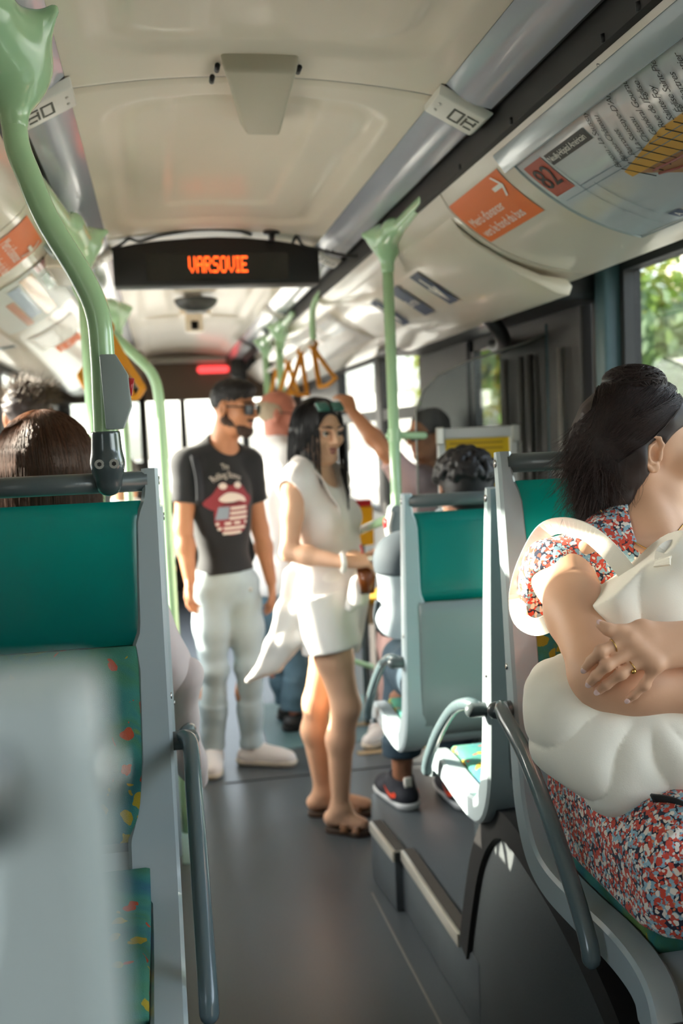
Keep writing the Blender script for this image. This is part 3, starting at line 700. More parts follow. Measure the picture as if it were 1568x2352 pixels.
# second left pole
pole('straight pale green pole at left, just behind the bent front pole', [(-.205, 3.24, 2.10), (-.190, 3.24, .2)], (-.19, 3.24, .2), r=.02, brk=((-.205, 3.24, 2.10), (-.28, 2.62, 2.215), (-.128, 3.24, 2.19)))
pole('bent pale green pole at left beside the man in the black T-shirt', [(-.28, 3.85, 2.2), (-.262, 3.85, 2.10), (-.215, 3.85, 2.0), (-.154, 3.85, 1.94), (-.06, 3.85, 1.845), (-.012, 3.85, 1.785), (.008, 3.85, 1.70), (.012, 3.85, 1.5), (.016, 3.85, .9), (.022, 3.85, 0)], (.022, 3.85, 0), r=.02)
pole('far pale green pole at left toward the driver, under a ceiling bracket', [(-.17, 5.1, 2.12), (-.150, 5.1, .0)], (-.15, 5.1, 0), r=.02, brk=((-.17, 5.1, 2.12), (-.28, 4.6, 2.215), (-.10, 5.1, 2.19)))
# right pole at the partition
t = pole('pale green pole at right, between the standing woman and the smoked partition', [(.807, 3.4, 2.14), (.809, 3.4, .2)], (.809, 3.4, .2), r=.0195, brk=((.807, 3.4, 2.14), (.815, 2.93, 2.215), (.728, 3.4, 2.205)))
cj = part('partition_clamp', tube([(.79, 3.4, 1.518), (.915, 3.4, 1.513)], .013, 12, dome=True), m_green, t); part('collar', tube([(.8085, 3.4, 1.495), (.8085, 3.4, 1.54)], .024, 14), m_green, cj, sharp=40)
st = part('stop_button_box', prism(cr([(.775, 1.27), (.768, 1.21), (.782, 1.14), (.81, 1.135), (.825, 1.2), (.81, 1.27)], 5, True), 1, 3.345, 3.40, .006), m_boxgrey, t, sharp=40)
part('button_rim', prism(cr([(.770, 1.25), (.757, 1.20), (.770, 1.14), (.782, 1.14), (.772, 1.2), (.782, 1.25)], 4, True), 1, 3.34, 3.385), m_white, st); part('red_button', tube([(.762, 3.36, 1.215), (.752, 3.36, 1.215)], .018, 12), m_redbtn, st)
part('guard_rail', tube([(.80, 3.4, 1.235), (.76, 3.9, 1.135)], .016, 12), m_green, t)
tag(part('floor_rail', tube([(.94, 4.55, .42), (.78, 4.62, .47), (.74, 4.62, .30), (.74, 4.62, 0)], .014, 10), m_green), 'low pale green rail near the floor behind the standing woman', 'rail')
pole('pale green pole far right, second from the end', [(.765, 6.2, 2.15), (.765, 6.2, 0)], (.775, 6.2, 0), r=.022, brk=((.775, 6.2, 2.13), (.79, 5.7, 2.22), (.70, 6.2, 2.20)))
pole('pale green pole farthest right toward the driver', [(.775, 7.1, 2.15), (.775, 7.1, 0)], (.775, 7.1, 0), r=.022, brk=((.775, 7.1, 2.13), (.79, 6.6, 2.22), (.70, 7.1, 2.20)))
# overhead rails with straps
hr = thing('overhead_rail', 'pale overhead grab rail on the right above the raised hand, yellow straps on it', 'rail', (.79, 5.0, 1.985))
part('rail', tube([(.775, 4.95, 1.985), (.79, 6.14, 1.985)], .016, 12), m_white, hr)
part('hanger', tube(cr([(.79, 5.0, 1.985), (.79, 5.0, 2.12), (.80, 4.95, 2.19), (.815, 4.8, 2.22)], 6), .016, 12), m_green, hr)
hr2 = thing('overhead_rail', 'short pale overhead rail between the two farthest right poles', 'rail', (.79, 6.6, 1.985)); part('rail', tube([(.785, 6.26, 1.985), (.785, 7.04, 1.985)], .016, 12), m_white, hr2)
hl = thing('overhead_rail', 'pale green overhead rail on the left between two poles, yellow straps on it', 'rail', (-.2, 4.0, 1.95))
part('rail', tube([(-.20, 3.24, 1.93), (-.165, 5.1, 1.95)], .015, 12), m_green, hl)
def strap(label, apex, a, b, grp='amber hanging straps'):
    apex, a, b = map(np.array, (apex, a, b)); t = thing('hanging_strap', label, 'strap', tuple(apex), grp)
    part('loop_clip', tube([apex+(0, -.02, .012), apex+(0, .02, .012)], .024, 10), m_strap, t)
    for p in (a, b): part('band', ribbon(cr([apex, apex*.5+p*.5+(0, 0, -.006), p], 5), .026, .004, (1, .25, .0)), m_strap, t, smooth=False)
    part('handle', tube(cr([a, a*.5+b*.5+(0, 0, -.012), b], 5), .011, 10, dome=True), m_strap, t)
    return t
strap('amber strap at right pulled aside by the raised hand', (.785, 4.98, 1.965), (.795, 4.9, 1.765), (.868, 4.85, 1.80))
strap('amber strap at right hanging above the dark-haired standing woman', (.775, 5.35, 1.965), (.705, 5.35, 1.775), (.80, 5.35, 1.745))
strap('amber strap at right, third from the raised hand', (.79, 6.0, 1.965), (.73, 6.0, 1.79), (.835, 6.0, 1.79))
strap('amber strap at right farthest from the raised hand', (.795, 6.7, 1.965), (.745, 6.7, 1.79), (.85, 6.7, 1.79))
strap('amber strap at left, left of the bent front pole', (-.19, 3.95, 1.93), (-.285, 3.95, 1.79), (-.235, 3.95, 1.715))
strap('amber strap at left, right of the bent front pole', (-.155, 3.62, 1.925), (-.085, 3.62, 1.69), (-.045, 3.62, 1.72))

# destination display
t = thing('destination_display', 'black destination display under the ceiling with orange letters', 'display', (.263, 3.95, 2.13))
hx = [-.136, -.05, .05, .16, .263, .37, .48, .57, .662]; up = [2.272, 2.288, 2.30, 2.308, 2.312, 2.308, 2.298, 2.284, 2.262]
part('housing', prism([(-.136, 2.129), (.662, 2.129)]+list(zip(hx, up))[::-1], 1, 3.95, 4.07, .006), m_black, t, sharp=40)
sc_ = part('screen', box((-.01, 3.946, 2.146), (.538, 3.952, 2.248)), m_screen, t, smooth=False)
FONT = {'V': ['10001']*5+['01010', '00100'], 'A': ['01110', '10001', '10001', '11111', '10001', '10001', '10001'], 'R': ['11110', '10001', '10001', '11110', '10100', '10010', '10001'],
        'S': ['01111', '10000', '10000', '01110', '00001', '00001', '11110'], 'O': ['01110']+['10001']*5+['01110'], 'I': ['111', '010', '010', '010', '010', '010', '111'], 'E': ['11111', '10000', '10000', '11110', '10000', '10000', '11111']}
gl = []; cx = 0; px_, pz_ = .222/44, .062/7
for ch in 'VARSOVIE':
    V_, F_ = [], []
    for r in range(7):
        for c in range(len(FONT[ch][0])):
            if FONT[ch][r][c] == '1':
                x = .150+(cx+c)*px_; z = 2.236-(r+1)*px_*0-(r+1)*pz_
                gl_ = box((x, 3.9435, z), (x+px_*1.02, 3.947, z+pz_*.92)); n = len(V_); V_ += gl_[0]; F_ += [tuple(i+n for i in q) for q in gl_[1]]
    part('letter', (V_, F_), m_led, sc_, smooth=False); cx += len(FONT[ch][0])+1
part('cable', tube(cr([(-.14, 3.97, 2.27), (-.10, 3.95, 2.285), (-.07, 3.95, 2.306), (-.03, 3.95, 2.296), (.05, 3.95, 2.318), (.2, 3.95, 2.338), (.34, 3.95, 2.334), (.40, 3.95, 2.318)], 6), .006, 8), m_black, t)
part('cable', tube(cr([(.56, 3.98, 2.285), (.575, 3.95, 2.31), (.60, 3.95, 2.275), (.65, 3.95, 2.262), (.70, 3.93, 2.245), (.76, 3.9, 2.225), (.80, 3.88, 2.22)], 6), .006, 8), m_black, t)
part('bolt', join(tube([(.475, 3.93, 2.29), (.475, 3.93, 2.325)], .012, 12), tube([(.475, 3.93, 2.318), (.475, 3.93, 2.328)], .032, 16)), m_black, t)
t = thing('ceiling_cover', 'tapered beige cover on the ceiling seam above the aisle', 'ceiling cover', (.26, 2.3, 2.3))
V = [(.176, 2.16, 2.302), (.330, 2.16, 2.302), (.345, 2.585, 2.296), (.262, 2.585, 2.296), (.168, 2.15, 2.345), (.338, 2.15, 2.345), (.350, 2.65, 2.345), (.250, 2.65, 2.345)]
part('cover', bev((V, [(3, 2, 1, 0), (4, 5, 6, 7), (0, 1, 5, 4), (1, 2, 6, 5), (2, 3, 7, 6), (3, 0, 4, 7)]), .009, 3), M('cover_beige', '#b9b19b', .45), t, sharp=60)
for p in ((.166, 2.19, 2.325), (.158, 2.25, 2.322), (.342, 2.19, 2.325)): part('hinge_pin', tube([p, (p[0], p[1]+.03, p[2])], .006, 8), m_black, t)
# dome camera and square fitting farther up the ceiling
t = thing('camera_dome', 'dark grey half-round camera housing on the far ceiling', 'camera', (.25, 5.8, 2.25))
v = Vol((.08, 5.6, 2.2), (.42, 6.0, 2.36), .006); v.ell((.25, 5.8, 2.325), (.125, .12, .075), k=0); v.cut((0, 0, 2.325), (0, 0, 1)); part('dome', v.geo(), M('charcoal_plastic', '#3f403e', .4), t)
part('lens_band', tube([(.20, 5.78, 2.252), (.30, 5.78, 2.252)], .011, 10, dome=True), M('pale_lens', '#c8ccd2', .2), t)
t = thing('ceiling_sensor', 'small square cream fitting with a dark window on the far ceiling', 'sensor', (.255, 6.3, 2.2))
part('plate', box((.17, 6.3, 2.30), (.36, 6.5, 2.335), .006), m_ceil, t, smooth=False); b_ = part('block', box((.20, 6.28, 2.19), (.31, 6.36, 2.33), .008), m_ceil, t, smooth=False); part('window', box((.233, 6.274, 2.205), (.278, 6.284, 2.255)), m_screen, b_, smooth=False)
t = thing('red_sign_lamp', 'glowing red bar lamp above the windscreen', 'lamp', (.55, 9.74, 2.16)); part('tube', tube([(.43, 9.735, 2.185), (.67, 9.735, 2.185)], .033, 12, dome=True), m_red_led, t); part('holder', box((.38, 9.745, 2.14), (.72, 9.76, 2.23)), m_brown, t, smooth=False)

# smoked partition with the yellow notice
t = thing('glass_partition', 'smoked glass partition in front of the curly-haired passenger', 'partition', (1.15, 3.5, .2))
pp = [(.905, .45), (1.43, .45), (1.43, 1.87), (1.34, 1.835), (1.12, 1.775), (1.0, 1.725), (.945, 1.675), (.915, 1.6)]
part('pane', prism(pp, 1, 3.497, 3.503), m_smoke, t, smooth=False)
part('edge', tube([(p[0], 3.5, p[1]) for p in pp[2:]]+[(.905, 3.5, .45)], .004, 6), M('glass_edge', '#8f8d88', .2), t); part('foot_rail', tube([(.85, 3.5, .44), (1.45, 3.5, .44)], .018, 10), m_rod, t); part('post', tube([(1.43, 3.5, .2), (1.43, 3.5, 1.9)], .016, 10), m_rod, t)
t = thing('notice_frame', 'yellow notice in a white frame on the smoked partition', 'sign', (1.13, 3.46, 1.2))
part('poster', box((1.01, 3.474, 1.20), (1.255, 3.48, 1.497)), M('yellow_poster', '#ecc414', .5), t, smooth=False)
part('frame', join(box((.985, 3.465, 1.495), (1.285, 3.49, 1.535), .006), box((.985, 3.465, 1.18), (1.012, 3.49, 1.5), .004), box((1.255, 3.465, 1.18), (1.285, 3.49, 1.5), .004), box((.985, 3.465, 1.17), (1.285, 3.49, 1.2), .004)), M('white_frame', '#d9dad8', .3), t, smooth=False)
for c in ((.992, 1.50), (1.278, 1.50)): part('corner_clip', box((c[0]-.016, 3.458, c[1]-.025), (c[0]+.016, 3.468, c[1]+.04), .005), m_alu, t, smooth=False)
for z in (1.475, 1.455): part('print_line', box((1.03, 3.472, z), (1.23, 3.475, z+.006)), M('ochre_print', '#b78a10', .6), t, smooth=False)
t = thing('ticket_box', 'yellow ticket box with red top on a post behind the standing woman', 'ticket machine', (1.0, 5.0, .6))
part('body', box((.95, 4.98, .95), (1.06, 5.08, 1.15), .01), M('ticket_yellow', '#eab50a', .4), t, smooth=False); part('cap', box((.955, 4.985, 1.15), (1.055, 5.075, 1.185), .008), m_redbtn, t, smooth=False); part('post', tube([(1.0, 5.03, .0), (1.0, 5.03, .95)], .02, 10), m_rod, t)
t = thing('tip_up_seat', 'yellow-edged low shelf seat behind the drink of the standing woman', 'seat', (1.2, 5.3, .0))
part('pan', box((1.0, 5.15, .61), (1.42, 5.5, .645), .01), M('shelf_yellow', '#d9a627', .5), t, smooth=False); part('apron', box((1.02, 5.17, .50), (1.40, 5.21, .61), .005), M('apron_beige', '#c9b391', .5), t, smooth=False); part('leg', box((1.1, 5.25, 0), (1.3, 5.4, .6)), m_charc, t, smooth=False)
tag(part('armrest_clamp', join(box((.005, 2.48, .80), (.032, 2.52, .905), .006), tube(cr([(.018, 2.5, .81), (.022, 2.5, .77), (.008, 2.5, .74)], 4), .012, 8)), m_black, sharp=40), 'black folded handle with a tan top beside the left aisle seat', 'handle'); _h = bpy.data.objects['armrest_clamp']; _h.name = 'folded_handle'; ORG['folded_handle'] = ORG['armrest_clamp']
part('tan_cap', box((.003, 2.478, .905), (.034, 2.522, .955), .006), M('tan_grip', '#a57e55', .5), _h, smooth=False)
# driver's cab
t = thing('cab_partition', 'dark panelled driver cab wall at the far left', 'partition', (-.5, 8.6, 0))
part('panel', box((-.92, 8.55, 0), (-.12, 8.6, 1.35), .01), m_charc, t, smooth=False); part('post', tube([(-.12, 8.57, 0), (-.12, 8.57, 2.25)], .03, 10), m_black, t); part('glass', box((-.92, 8.57, 1.35), (-.12, 8.58, 2.1)), m_smoke, t, smooth=False); part('header', box((-.92, 8.5, 1.98), (-.1, 8.62, 2.28), .01), m_brown, t, smooth=False)
part('notice', box((-.40, 8.53, 1.62), (-.25, 8.545, 1.86)), M('pink_notice', '#d8a9a4', .6), t, smooth=False)
t = thing('front_door_post', 'pair of black front door posts with bent tops at the far right', 'post', (.9, 8.4, 0))
for dx, dy in ((.72, 8.4), (.90, 7.9)): part('post', tube(cr([(dx, dy, 0), (dx, dy, 1.9), (dx+.03, dy, 2.1), (dx+.12, dy, 2.18), (dx+.2, dy, 2.15)], 5), .03, 10), m_black, t)
part('mirror', box((.62, 8.35, 2.02), (.74, 8.45, 2.18), .03), m_black, t)

# ---------------------------------------------------------------- stickers and maps on the coves
def cove_sheet(y0, y1, s0, s1, off, sd, r=0, th=.0015, n=8):
    """flat print lying on the cove between y0..y1 and s0..s1"""
    nu, nv = 3, n
    def fn(o): return lambda u, v: cove(y0+(y1-y0)*u, s0+(s1-s0)*v, o, sd)
    a = grid(nu, nv, fn(off)); return a[0], [q if (sd > 0) == (y1 > y0) else q[::-1] for q in a[1]]
def cove_text(s, y, sp, size, off, sd, mat, parent, name='lettering', align='LEFT', up=True, rot=0, space=1.0):
    V, F = text_geo(s, size, align, space); W_ = []
    for (tx, ty, _) in V:
        c_, s_ = math.cos(rot), math.sin(rot); tx, ty = tx*c_-ty*s_, tx*s_+ty*c_
        W_.append(cove(y-tx*sd, sp-ty, off, sd))
    return part(name, (W_, F), mat, parent, smooth=False)
def cove_poly(poly, off, sd, mat, parent, name):
    V = [cove(y, s, off, sd) for y, s in poly]; return part(name, (V, [tuple(range(len(V)))]), mat, parent, smooth=False)
def orange(label, y, s, sd, wd=.40, h=.155):
    t = thing('orange_sticker', label, 'sticker', cove(y, s, 0, sd), 'orange boarding stickers')
    part('sheet', cove_sheet(y-wd/2, y+wd/2, s-h/2, s+h/2, .002, sd), m_signor, t)
    k = h/.155; y0 = y+sd*(wd/2-.03)
    cove_text("Merci d'avancer", y0, s+.002*k, .042*k, .004, sd, m_signwh, t, space=.93)
    cove_text('vers le fond du bus', y0, s+.046*k, .042*k, .004, sd, m_signwh, t, space=.93)
    yc = y-sd*(wd/2-.055); sc = s-.04*k
    d = .03*k
    part('arrow', (lambda a, b: (a[0]+b[0]+[cove(yc+sd*.025, sc-.0, .004, sd)]*0, a[1]+[tuple(i+len(a[0]) for i in q) for q in b[1]]))(
        ([cove(yc+sd*d*1.3, sc-.006, .004, sd), cove(yc-sd*d*.8, sc-.006, .004, sd), cove(yc-sd*d*.8, sc+.006, .004, sd), cove(yc+sd*d*1.3, sc+.006, .004, sd)], [(0, 1, 2, 3)]),
        ([cove(yc-sd*d*.1, sc-d, .0045, sd), cove(yc+sd*d*.25, sc-d, .0045, sd), cove(yc-sd*d*.65, sc, .0045, sd), cove(yc-sd*d*1.05, sc, .0045, sd), cove(yc-sd*d*.1, sc+d, .0045, sd), cove(yc+sd*d*.25, sc+d, .0045, sd)], [(0, 1, 2, 3), (3, 2, 5, 4)])), m_signwh, t, smooth=False)
orange('orange sticker with white arrow on the right cove beside the route map', 2.54, .125, 1)
orange('orange sticker on the left cove behind the bent front pole', 3.0, .14, -1, .36, .18)
orange('small far orange sticker on the right cove near the straps', 5.7, .16, 1, .3, .12)
orange('small far orange sticker on the left cove near the left straps', 5.4, .2, -1, .3, .14)
# route map right
t = thing('route_map', 'route map panel of line 82 in a grey rail on the right cove', 'map', cove(1.8, .15, 0, 1))
m_map = M('map_paper', '#c9cdcd', .15, coat=.6); m_82 = M('brick_red_print', '#b5523f', .4); m_bk = M('charcoal_print', '#45423f', .5)
part('paper', cove_sheet(1.0, 2.235, .055, .42, .008, 1, n=14), m_map, t)
part('rail', join(*[(lambda a: (a[0]+[cove(y, s, .02, 1) for y in (1.0, 2.25) for s in (.022, .068)], [(0, 1, 2, 3)]))(([], []))]) if False else obox(tuple((np.array(cove(1.62, .03, .014, 1))+np.array(cove(1.62, .06, .014, 1)))/2), (0, .635, 0), tuple((np.array(cove(1.62, .075, 0, 1))-np.array(cove(1.62, .025, 0, 1)))/2), tuple((np.array(cove(1.62, .05, .009, 1))-np.array(cove(1.62, .05, -.009, 1)))), .004), m_shell, t, sharp=30)
part('end_edge', tube([cove(2.238, s, .008, 1) for s in np.linspace(.06, .42, 14)], .004, 6), M('clear_edge', '#a9b0ae', .2), t)
part('bottom_edge', tube([cove(y, .42, .008, 1) for y in (1.0, 2.238)], .004, 6), bpy.data.materials['clear_edge'], t)
part('line_badge', cove_sheet(2.115, 2.215, .085, .185, .0095, 1), m_82, t); cove_text('82', 2.165, .135, .085, .011, 1, m_ink, t, 'badge_number', 'CENTER')
part('terminus_band', cove_sheet(1.90, 2.10, .088, .118, .0095, 1), m_bk, t); cove_text('Neuilly-Hôpital Américain', 2.095, .103, .021, .011, 1, m_signwh, t, 'terminus_name', space=.85)
m_ln = M('grey_print_line', '#7f8a90', .5)
for a in ((1.0, 2.10, .19, .192), (1.15, 2.205, .205, .207)): part('print_line', cove_sheet(*a, .0095, 1), m_ln, t)
part('print_line', cove_sheet(2.098, 2.10, .12, .40, .0095, 1), m_ln, t)
part('print_line', cove_sheet(2.045, 2.047, .2, .36, .0095, 1), m_ln, t)
m_or1 = M('map_orange', '#dba545', .4, coat=.4); m_or2 = M('map_tan', '#b9875c', .4, coat=.4, var=.3, vscale=30); m_rt = M('map_route', '#8e3f31', .5); m_bl = M('map_blue', '#7ea6ad', .4, coat=.4)
cove_poly([(1.93, .215), (1.72, .175), (1.3, .16), (1.0, .17), (1.0, .225), (1.4, .225), (1.75, .235), (1.93, .235)], .0100, 1, m_or1, t, 'map_area')
cove_poly([(1.90, .235), (1.75, .237), (1.4, .228), (1.0, .228), (1.0, .31), (1.4, .315), (1.8, .29)], .0100, 1, m_or2, t, 'map_area')
cove_poly([(1.80, .292), (1.4, .317), (1.0, .312), (1.0, .345), (1.4, .35), (1.7, .325)], .0100, 1, m_bl, t, 'map_area')
for q in ([(1.86, .245), (1.0, .262)], [(1.86, .258), (1.80, .268), (1.0, .285)]): part('route_line', tube([cove(y, s, .0105, 1) for y, s in q], .0028, 5), m_rt, t)
stops = ['Bineau - La Saussaye', 'Bineau-Château', 'Perronet', "La Saussaye-D'Argenson", 'Château', 'Général Gouraud', "Rue de l'Église", 'Sainte-Foy', 'Église Saint-Pierre', 'Chartres', 'Parmentier', 'André Maurois', 'Palais des Congrès']
for i, nm in enumerate(stops):
    y = 1.925-i*.036; s = .205-i*.004
    cove_text(nm, y, s-.004, .0225, .0105, 1, m_ink, t, 'stop_name', rot=R_(62), space=.9)
    part('stop_line', tube([cove(y, s, .0105, 1), cove(y-.05, s+.055, .0105, 1)], .0009, 4), m_ink, t)
part('footer_mark', cove_sheet(1.99, 2.035, .375, .405, .0095, 1), m_blue, t); cove_text('A', 2.013, .39, .026, .011, 1, m_signwh, t, 'footer_letter', 'CENTER'); part('footer_mark', tube([cove(1.975, .39, .008, 1), cove(1.975, .39, .0105, 1)], .011, 12), m_or1, t)
# exit stickers
for i, (y, what) in enumerate(((3.40, 'a white arrow, nearest'), (3.72, 'a white word, middle one'), (4.08, 'a white arrow, behind the pole'))):
    t = thing('exit_sticker', 'navy square sticker on the right door cover: '+what, 'sticker', (.99, y, 2.02), 'navy exit stickers')
    w = .11 if i != 1 else .14
    A_, B_ = np.array((.900, 0, 2.0734)), np.array((1.045, 0, 1.9783))
    def q(u, v, o=.003):
        p = A_*(1-v)+B_*v; d = (B_-A_)/np.linalg.norm(B_-A_); nn = np.array((d[2], 0, -d[0])); nn = nn if nn[2] < 0 else -nn
        return (p[0]+nn[0]*o, y+w/2-u*w, p[2]+nn[2]*o)
    def sheetq(u0, u1, v0, v1, o): return [q(u0, v0, o), q(u1, v0, o), q(u1, v1, o), q(u0, v1, o)], [(0, 1, 2, 3)]
    part('sheet', join(sheetq(0, 1, 0, 1, .006)), m_blue, t, smooth=False)
    if i == 1:
        V, F = text_geo('Sortie', .06, 'CENTER'); part('lettering', ([q(.5+x/.16, .55-yy/.19, .0085) for x, yy, _ in V], F), m_signwh, t, smooth=False)
    else:
        part('arrow', ([q(*p, .0085) for p in ((.42, .15), (.58, .15), (.58, .6), (.42, .6), (.15, .45), (.5, .9), (.85, .45), (.7, .42), (.5, .66), (.3, .42))], [(0, 1, 2, 3), (4, 5, 8, 9), (5, 6, 7, 8)]), m_signwh, t, smooth=False)
# left cove posters
def poster(label, y0, y1, s0, s1, sd, col, bands, name='poster'):
    t = thing(name, label, 'poster', cove((y0+y1)/2, (s0+s1)/2, 0, sd), 'posters on the coves'); part('sheet', cove_sheet(y0, y1, s0, s1, .003, sd), M(name+'_paper', col, .4, coat=.15), t)
    for (a, b, c, d, cl_) in bands: part('print_area', cove_sheet(y0+(y1-y0)*a, y0+(y1-y0)*b, s0+(s1-s0)*c, s0+(s1-s0)*d, .0045, sd), M('poster_print', cl_, .3, coat=.4), t)
poster('route poster with orange and blue areas on the left cove', 3.35, 4.3, .06, .36, -1, '#cfd3d0', [(.05, .9, .25, .42, '#cf9a4a'), (.1, .8, .45, .6, '#a9bcd6'), (.3, .95, .62, .72, '#c77b45'), (0, .12, .05, .2, '#a63a3a'), (.2, .5, .08, .2, '#5d8d78')])
poster('brown photo poster on the left cove past the route poster', 3.1, 3.9, .38, .5, -1, '#a58a70', [(.1, .5, .2, .8, '#7d5c48'), (.6, .95, .1, .7, '#8b9aa0')])
poster('long white poster on the left cove near the window', 3.95, 4.75, .38, .52, -1, '#d9d3cb', [(.3, .36, .4, .6, '#d08a70'), (.85, .97, .1, .9, '#54605e')])
poster('white poster with tan photo on the left cove farther on', 4.6, 5.2, .1, .33, -1, '#d6cec2', [(.1, .9, .5, .9, '#b0977c')])
poster('glossy white poster on the far right cove above the straps', 4.9, 6.4, .08, .34, 1, '#dcdad8', [(.05, .3, .1, .5, '#cfd6df'), (.5, .8, .2, .5, '#c9b4a4')])
tag(part('poster_rail', obox(tuple(cove(4.0, .05, .012, -1)), (0, .75, 0), (.016, 0, -.016), (.006, 0, .006), .003), m_shell, sharp=30), 'grey rail along the top of the route poster on the left cove', 'rail')
tag(part('cove_box', box((-.33, 3.35, 2.10), (-.24, 3.75, 2.20), .01), m_cove, smooth=False), 'cream box under the left ceiling edge next to the display', 'box')


# ================================================================ people
def skin(name, c, c2): return M(name, c, .5, spec=.35, var=.3, var2=c2, vscale=9, bump=.03, bscale=260)
m_skin_tan = skin('tanned_skin', '#c98f6b', '#b87b58'); m_skin_fair = skin('fair_skin', '#d9a585', '#c98d6c'); m_skin_red = skin('ruddy_skin', '#cf8d78', '#b9705c')
m_skin_lady = skin('warm_skin', '#e2b697', '#d3a07e'); m_skin_dark = skin('brown_skin', '#9a6a50', '#855840')
m_hair_black = M('black_hair', '#1c191a', .5, spec=.35, var=.3, vscale=60, bump=.25, bscale=90); m_hair_dark = M('dark_brown_hair', '#241d1b', .5, spec=.35, var=.4, vscale=40, var2='#3a2a26')
m_hair_brown = M('brown_hair', '#452c1d', .48, spec=.4, var=.4, vscale=30, var2='#4f3322'); m_hair_grey = M('grey_blond_hair', '#b7a58d', .7, var=.3, vscale=60, bump=.3); m_hair_salt = M('dark_grey_hair', '#56504d', .7, var=.4, vscale=80, bump=.3)
m_eye = M('eye_white', '#c9bfb6', .35); m_iris = M('dark_iris', '#2b1c14', .15); m_lip = M('lip_rose', '#a55f5c', .4); m_nail = M('nail_pink', '#ecc9c2', .25, coat=.5)
A3 = lambda *v: np.array(v, float)
def unit(v): v = np.asarray(v, float); return v/np.linalg.norm(v)
def basis(f, up=(0, 0, 1)):
    f = unit(f); r = unit(np.cross(f, up)); return np.stack([r, f, np.cross(r, f)], 1)
def head(V, c, R, s=1., male=False, ears=True, nose=1.):
    w = lambda x, y, z: np.asarray(c)+R@A3(x, y, z)*s
    k = .02*s
    V.ell(w(0, -.014, .036), A3(.074, .095, .082)*s, R, k); V.ell(w(0, .026, -.03), A3(.060 if male else .056, .064, .084)*s, R, .03*s)
    V.cone(w(-.030, .03, -.085), w(.030, .03, -.085), .026*s, .026*s, .03*s); V.ell(w(0, .070, -.096), A3(.022 if male else .018, .02, .019)*s, R, .025*s)
    for q in (-1, 1):
        V.cone(w(q*.055, -.02, -.045), w(q*.022, .058, -.096), .02*s, .017*s, .02*s); V.ell(w(q*.040, .062, -.022), A3(.026, .024, .024)*s, R, .02*s)
        V.cone(w(q*.016, .088, .024), w(q*.05, .070, .022), .010*s, .010*s, .015*s)
        V.ell(w(q*.032, .103, .003), A3(.019, .018, .013)*s, R, .012*s, 'sub')
        if ears:
            V.ell(w(q*.079, -.010, -.004), A3(.010, .020, .033)*s, R, .008*s); V.ell(w(q*.088, -.004, .0), A3(.008, .010, .018)*s, R, .006*s, 'sub')
    V.cone(w(0, .092, .016), w(0, .112*nose, -.026), .008*s, .0115*s, .012*s)
    for q in (-1, 1): V.ell(w(q*.012, .098, -.031), A3(.009, .011, .008)*s, R, .008*s)
    V.cone(w(-.017, .083, -.058), w(.017, .083, -.058), .0075*s, .0075*s, .010*s); V.cone(w(-.015, .082, -.068), w(.015, .082, -.068), .0078*s, .0078*s, .008*s)
    return w
def face_parts(t, c, R, s, lip=True, brow=m_hair_black, lipm=m_lip, eyes=True, lids=None):
    w = lambda x, y, z: np.asarray(c)+R@A3(x, y, z)*s
    for q in (-1, 1):
        if eyes:
            e = part('eye', ball(w(q*.032, .0795, .003), .0122*s, 12, 8), m_eye, t); part('iris', ball(w(q*.032, .0868, .0025), .0070*s, 10, 6), m_iris, e); part('eyelid', tube(cr([w(q*.019, .0900, .0035), w(q*.032, .0945, .0095), w(q*.045, .0865, .0045)], 3), .0026*s, 6), brow, t)
        part('eyebrow', tube([w(q*.014, .098, .026), w(q*.03, .097, .031), w(q*.052, .080, .027)], [.0035*s, .0045*s, .002*s], 6), brow, t)
    if lip:
        part('lips', join(tube(cr([w(-.021, .082, -.061), w(-.008, .092, -.0555), w(0, .0925, -.0575), w(.008, .092, -.0555), w(.021, .082, -.061)], 3), .0042*s, 6), tube(cr([w(-.019, .082, -.063), w(0, .0915, -.0695), w(.019, .082, -.063)], 4), .0048*s, 6)), lipm, t)
def hand(V, wr, d, n, th, curl=.4, s=1., k=.008, spread=.12):
    wr, d, n = np.asarray(wr, float), unit(d), unit(n); n = unit(n-d*(n@d)); tv = np.cross(d, n); tv = tv*(1 if tv@np.asarray(th) > 0 else -1)
    V.ell(wr+d*.045*s, A3(.036, .052, .015)*s, np.stack([tv, d, n], 1), .012*s)
    for i, (o, L) in enumerate(((.030, .074), (.010, .082), (-.010, .076), (-.029, .060))):
        a = wr+d*(.082-.004*abs(i-1))*s+tv*o*s; V.cone(wr+d*.02*s+tv*o*.6*s, a, .012*s, .0105*s, k*1.4)
        dd = unit(d+tv*spread*(1.5-i)); ang = curl*(.55+.12*i)
        for j, f in enumerate((.46, .30, .24)):
            dd = unit(dd*math.cos(ang)-n*math.sin(ang)); b = a+dd*L*f*s; V.cone(a, b, (.0092-.0009*j)*s, (.0085-.0009*j)*s, k*.5); a = b; ang = curl*.9
    a = wr+d*.022*s+tv*.026*s-n*.004*s; dd = unit(d*.6+tv*.72-n*.25)
    for L, r in ((.042, .0125), (.032, .010), (.026, .009)): b = a+dd*L*s; V.cone(a, b, r*s, (r-.001)*s, k); a = b; dd = unit(dd+d*.35-n*.15)
